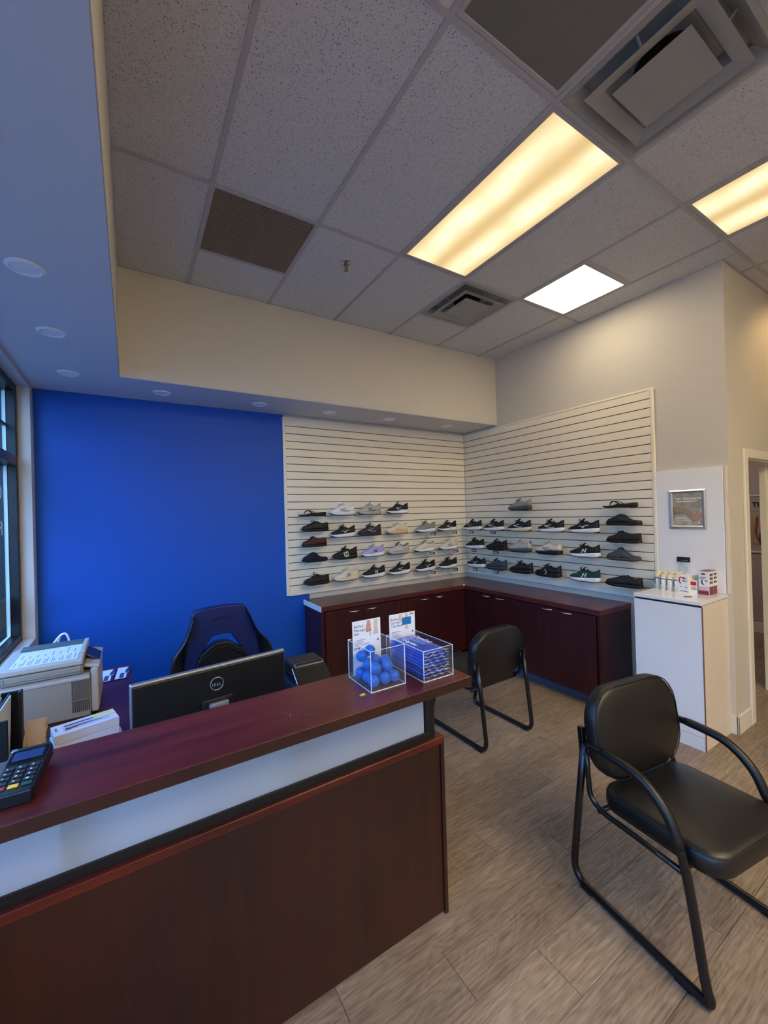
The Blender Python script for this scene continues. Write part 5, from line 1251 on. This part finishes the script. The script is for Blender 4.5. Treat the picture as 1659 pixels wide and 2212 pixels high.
for lo, hi in (((-4.262, -1.5065, .970), (-3.957, -1.5045, .9715)), ((-4.24, -1.5065, .975), (-4.2385, -1.5045, .992)), ((-3.960, -1.5065, .962), (-3.9585, -1.5045, 1.0))): part('seam_line', B1(lo, hi), m_line, t)
part('base_foot', B1((-4.24, -1.49, ZD), (-3.93, -1.16, z0 + .001)), m_black, t)
t = thing('printed_sheet', 'printed instruction sheet lying on top of the beige printer', 'paper', (-4.1, -1.36, 1.031))
part('sheet', B1((-4.225, -1.485, 1.0305), (-3.975, -1.215, 1.0312)), m_card, t)
bm = BM(); rr = random.Random(9)
for i in range(24):
    x = -4.215 + .0098 * i; l = rr.uniform(.04, .11); y_ = -1.47 + .12 * (i % 3 == 1); box(bm, (x, y_, 1.0313), (x + .0028, y_ + l, 1.0316))
part('printed_lines', bm, M('sheet_ink', (80, 92, 120), .6), t, kind='stuff')
t = thing('bent_wire_stand', 'white bent tube rising behind the beige printer', 'stand', (-4.08, -1.05, ZD))
part('tube_loop', T1(catmull([(-4.150, -1.06, .98), (-4.115, -1.055, 1.025), (-4.092, -1.05, 1.055), (-4.073, -1.05, 1.066), (-4.058, -1.05, 1.052), (-4.046, -1.05, .99), (-4.04, -1.05, .86), (-4.04, -1.05, ZD + .012)], 5), .0058, 8), m_white, t, smooth=True)
part('tube_leg', T1(catmull([(-4.092, -1.045, 1.053), (-4.098, -1.04, 1.03), (-4.104, -1.035, .98), (-4.11, -1.03, ZD + .012)], 4), .0055, 8), m_white, t, smooth=True)
part('foot_plate', B1((-4.16, -1.075, ZD), (-4.02, -1.0, ZD + .012), .003), m_white, t)
# clipboards on the far end of the side desk
for i, (xa, lb) in enumerate(((-3.915, 'clipboard with forms and a metal clip, left of its twin on the side desk'), (-3.836, 'clipboard with forms at the free edge of the side desk'))):
    t = thing('clipboard', lb, 'clipboard', (xa + .035, -.94, ZD + .001), math.radians(-4))
    part('board', B1((-.037, -.11, 0), (.037, .11, .003), .001), M('navy_clipboard', (20, 40, 110), .35), t, False)
    part('paper', B1((-.034, -.105, .003), (.022, .105, .0045)), m_card, t, False)
    part('clip', B1((.012, -.03, .0045), (.034, .03, .014), .004, 2), m_chrome, t, False)
    part('clip_bar', T1([(.020, -.04, .014), (.024, .045, .017)], .003, 6), m_chrome, t, False)
    part('blue_slip', B1((-.012, -.100, .0046), (.010, -.01, .0052)), M('blue_slip_paper', (40, 80, 120), .5), t, False)
ZQ = ZD + .0015
# boxes beside the monitor
t = thing('paper_stack', 'white paper sheets under the two long tool cartons', 'paper', (-3.90, -1.84, ZQ), math.radians(10))
part('sheets', B1((-.13, -.10, 0), (.115, .09, .012), .001), m_card, t, False)
for i in range(2):
    t = thing('tool_carton', ['long white carton under the other tool carton', 'long white carton printed with tweezers, upper of two'][i], 'box', (-3.925 + .002 * i, -1.785 + .004 * i, ZQ + .0125 + .0365 * i), math.radians(15.4 - 1.5 * i))
    part('box', B1((-.112, -.055, 0), (.112, .055, .036), .001), M('grey_white_carton', (206, 204, 208), .4), t, False)
    if i:
        part('window_print', B1((-.078, -.032, .036), (.085, .034, .0364)), M('lilac_window_print', (176, 178, 200), .3), t, False)
        for y, c_ in ((.016, 'b'), (-.014, 'a')): part('pictured_tool', T1([(-.07, y, .0368), (.0, y + .004, .0368), (.06, y + .0, .0368)], [.0035, .0025, .001], 6), M('tool_print', (52, 52, 70), .5), t, False)
        part('pictured_handle', T1([(-.072, -.022, .0368), (-.03, -.014, .0368)], .0045, 6), M('maroon_print', (110, 50, 50), .5), t, False)
        part('yellow_note', B1((.028, .0, .0366), (.11, .05, .038)), M('pale_yellow_note', (206, 206, 150), .5), t, False)
        part('wordmark', text_bm('tools', .018, frame3((-.104, .026, .0364), (0, -1, 0), (1, 0, 0)), .0002), M('purple_ink', (60, 50, 96), .5), t, False)
t = thing('purple_carton', 'small dark purple carton left of the long white cartons', 'box', (-4.026, -1.885, ZQ + .0), math.radians(12))
part('box', B1((-.03, -.045, 0), (-.004, .045, .048), .001), M('purple_carton', (58, 44, 112), .4), t, False)
part('print', B1((-.026, -.035, .048), (-.008, .02, .0484)), M('purple_carton_print', (96, 78, 150), .4), t, False)
t = thing('black_tray', 'shallow black tray behind the purple carton', 'tray', (-4.075, -1.72, ZQ), math.radians(12))
part('tray', B1((-.055, -.05, 0), (.055, .05, .03), .004), m_black, t, False)
# crumpled paper bag
t = thing('paper_bag', 'crumpled brown paper bag beside the black organiser', 'bag', (-4.066, -1.985, ZQ))
bm = BM(); rr = random.Random(21); R_ = []
for k, (z, wx, wy) in enumerate(((0, .030, .040), (.04, .034, .044), (.08, .033, .040), (.12, .030, .032), (.15, .030, .022), (.185, .032, .010), (.214, .031, .004))):
    ring = []
    for j in range(18):
        a = j * 2 * PI / 18; f_ = 1 + rr.uniform(-.16, .16); ring.append((wx * math.copysign(abs(math.cos(a)) ** .6, math.cos(a)) * f_ + .012 * k / 6, wy * math.copysign(abs(math.sin(a)) ** .6, math.sin(a)) * f_, z + rr.uniform(-.006, .006) * (k > 0)))
    R_.append(ring)
part('bag_body', skin(R_), M('brown_kraft_paper', (176, 148, 116), .8, bump=.4, bscale=60), t, False)
bm = BM(); prev = None
for j in range(10):
    x = -.03 + .007 * j; z1_ = .205 + rr.uniform(-.012, .016); a, b_ = bm.verts.new((x + .01, rr.uniform(-.006, .006), .17)), bm.verts.new((x + .012, rr.uniform(-.01, .01), z1_))
    if prev: bm.faces.new((prev[0], a, b_, prev[1]))
    prev = (a, b_)
part('folded_top', bm, MATS['brown_kraft_paper'], t, False)
part('black_print', B1((-.016, -.046, .07), (.006, -.044, .09), 0), m_black, t, False)
# black file organiser with folders
t = thing('file_organiser', 'black upright file organiser at the left edge of the desk', 'organiser', (-4.20, -2.0, ZQ))
for n_, lo, hi in (('base', (-4.31, -2.16, ZQ), (-4.112, -1.87, ZQ + .006)), ('side_panel', (-4.118, -1.905, ZQ + .006), (-4.108, -1.87, 1.052)), ('back_panel', (-4.31, -1.876, ZQ + .006), (-4.118, -1.87, 1.05)), ('front_panel', (-4.31, -2.16, ZQ + .006), (-4.098, -2.152, 1.045)), ('divider', (-4.304, -2.02, ZQ + .006), (-4.118, -2.015, ZQ + .008))):
    part(n_, B1(lo, hi, .002), m_black, t)
fm = [M('cream_folder', (206, 200, 180), .6), M('teal_folder', (20, 62, 84), .5), m_card, M('grey_folder', (120, 126, 130), .6), m_card, MATS['teal_folder'] if 'teal_folder' in MATS else m_card]
fl_ = ['cream paper folder leaning in the black organiser, nearest the window', 'dark teal folder in the black organiser, wavy edge', 'white papers in the black organiser behind the teal folder', 'grey folder in the black organiser', 'white sheet bundle at the right end of the organiser', 'dark teal folder nearest the organiser side panel']
for i in range(6):
    x = -4.290 + .0265 * i; F0 = ZQ + .009
    bm = B1((x, -2.145, F0 + .003), (x + .006, -1.885, 1.06 - .006 * (i % 3)), .001, 1, None); bmesh.ops.rotate(bm, cent=(x, 0, ZQ), matrix=Matrix.Rotation(.03, 3, 'Y'), verts=bm.verts)
    t = thing('file_folder', fl_[i], 'folder', (x, -2.01, ZQ + .008)); part('cover', bm, fm[i], t)
    bm = B1((x + .007, -2.13, F0 + .003), (x + .011, -1.90, 1.045), 0); bmesh.ops.rotate(bm, cent=(x, 0, ZQ), matrix=Matrix.Rotation(.03, 3, 'Y'), verts=bm.verts); part('sheets', bm, m_card, t)

# ------------------------------------------------------------------ black desktop printer to the right of the monitor
t = thing('black_printer', 'black desktop printer with rounded top right of the monitor', 'printer', (-3.06, -2.05, ZQ + .001))
z0 = ZQ + .001; m_bp = M('satin_black_case', (9, 10, 14), .42)
bm = BM(); prism(bm, [(-1.86, z0), (-1.86, .925), (-1.885, .955), (-2.01, .957), (-2.03, .952), (-2.165, .86), (-2.175, z0)], -3.085, -2.915, 'X', .006); part('main_case', bm, m_bp, t)
part('lid_gap', B1((-3.075, -2.040, .945), (-2.925, -2.012, .957), .003, 2, Euler((.3, 0, 0))), m_chrome, t, label='silver strip')
part('lid_slot', B1((-3.068, -2.036, .9475), (-2.930, -2.018, .9595), .002, 1, Euler((.3, 0, 0))), m_black, t)
part('side_rail', T1([(-3.088, -2.035, .948), (-3.088, -2.165, .858), (-3.088, -2.172, .78)], .0022, 6), m_alu, t)
part('side_recess', B1((-3.115, -2.15, z0), (-3.087, -1.875, .90), .003), M('navy_side', (14, 22, 48), .4), t)
part('paper_tray', B1((-3.215, -2.19, z0 + .02), (-3.118, -2.03, z0 + .028), .002), m_black, t)
part('tray_support', B1((-3.20, -2.15, z0), (-3.118, -2.08, z0 + .02), .002), m_black, t)
t = thing('loose_sheet', 'white sheet lying in the tray of the black printer', 'paper', (-3.17, -2.11, z0 + .029)); part('sheet', B1((-3.212, -2.185, z0 + .0285), (-3.122, -2.045, z0 + .031)), m_card, t)

# ------------------------------------------------------------------ added lamp for the side room, and the hall spot
t = thing('added_room_lamp', 'added round lamp brightening the side room beyond the door', 'ceiling light', (1.9, -1.3, 2.75))  # unseen lamp added to brighten the dark side room
part('base', fixn(lathe(BM(), [(0, 2.75), (.16, 2.75), (.16, 2.73), (0, 2.73)], 28, (1.9, -1.3, 0))), m_trim, t)
part('globe', fixn(lathe(BM(), [(.15, 2.73), (.14, 2.70), (.09, 2.675), (0, 2.67)], 28, (1.9, -1.3, 0))), M('added_lamp_glow', (255, 240, 220), .5, emis=(1, .82, .66), es=40.0), t)
t = thing('wall_spot', 'small warm ceiling spot near the hall wall', 'ceiling light', (1.5, -3.35, H))
part('can', fixn(lathe(BM(), [(0, H), (.05, H), (.05, H - .07), (.042, H - .07), (.04, H - .02), (0, H - .02)], 20, (1.5, -3.35, 0))), m_trim, t)
l = bpy.data.lights.new('spot_light', 'SPOT'); l.energy = 26; l.color = (1, .62, .25); l.spot_size = 1.1; l.spot_blend = .8; l.shadow_soft_size = .03
o = bpy.data.objects.new('spot_light', l); COL.objects.link(o); o.parent = t; o.location = (0, 0, -.075)
o.rotation_euler = (Vector((1.05, RL, 3.02)) - Vector((1.5, -3.35, H - .075))).to_track_quat('-Z', 'Y').to_euler()

# ------------------------------------------------------------------ outside the window
part('ground', B1((-40, -30, -.25), (WX - .27, 30, -.13)), M('grey_paving', (84, 88, 92), .8, bump=.3, bscale=20), kind='structure')
part('street', B1((-24, -30, -.129), (-11, 30, -.118)), M('asphalt', (72, 76, 80), .85, bump=.3, bscale=40), kind='structure')
t = thing('street_building', 'plain brick shop building across the street outside the window', 'building', (-30, 4, -.12))
part('walls', B1((-33, -20, -.12), (-27, 28, 5.2), .02), M('dull_brick', (112, 92, 84), .8, var=.2, vscale=3), t); part('parapet', B1((-33.1, -20.1, 5.2), (-26.9, 28.1, 5.6), .02), m_trim, t)
for i in range(8): part('shop_window', B1((-27.02, -17 + 5.4 * i, .6), (-26.97, -13.4 + 5.4 * i, 3.2)), M('dark_glazing', (36, 46, 54), .1), t)
m_leaf = M('dark_green_leaf', (34, 62, 44), .7, var=.5, vscale=5); m_bark = M('grey_bark', (84, 74, 64), .9)
def tree(x, y, h, r, lb, sd):
    t = thing('street_tree', lb, 'tree', (x, y, -.13)); rr = random.Random(sd)
    part('trunk', T1([(x, y, -.13), (x + .05, y, h * .3), (x, y + .05, h * .62)], [.13, .10, .06], 8), m_bark, t, smooth=True)
    bm = BM()
    for k in range(1500):
        d = Vector((rr.gauss(0, 1), rr.gauss(0, 1), rr.gauss(0, 1))).normalized() * r * (rr.random() ** .4); d.z *= 1.15; c = Vector((x, y, h * .68)) + d; s_ = rr.uniform(.09, .17)
        e1 = Vector((rr.gauss(0, 1), rr.gauss(0, 1), rr.gauss(0, 1))).normalized(); e2 = e1.orthogonal().normalized()
        bm.faces.new([bm.verts.new(c + v) for v in (e1 * s_, e2 * s_ * .6, -e1 * s_, -e2 * s_ * .6)])
    part('crown', bm, m_leaf, t, kind='stuff')
tree(-9.0, 10.5, 5.2, 1.9, 'dark green street tree, nearest outside the window', 1); tree(-9.4, 16.5, 5.6, 2.1, 'dark green street tree farther along the pavement', 2); tree(-9.0, 3.5, 5.0, 1.8, 'dark green street tree opposite the window middle', 3); tree(-9.2, -4.5, 5.2, 1.9, 'dark green street tree toward the front of the shop', 4)
t = thing('parked_car', 'dark red hatchback parked along the street outside the window', 'car', (-12.5, 13, -.118)); m_car = M('dark_red_car_paint', (110, 40, 40), .2, coat=1.0)
bm = BM(); prism(bm, [(10.8, .22), (10.75, .62), (11.1, .86), (11.9, .94), (12.55, 1.38), (14.1, 1.42), (14.75, .98), (15.05, .92), (15.1, .3), (14.9, .2)], -13.35, -11.65, 'X', .06); part('car_body', bm, m_car, t)
part('side_glass', B1((-11.645, 12.4, .98), (-11.63, 14.3, 1.32), .005), M('dark_glazing', (36, 46, 54), .1), t)
for y in (11.6, 14.2):
    for x in (-13.3, -11.7):
        bm = BM(); tube(bm, [(x - .1, y, .2), (x + .1, y, .2)], .32, 20); part('wheel', bm, m_black, t, smooth=True)
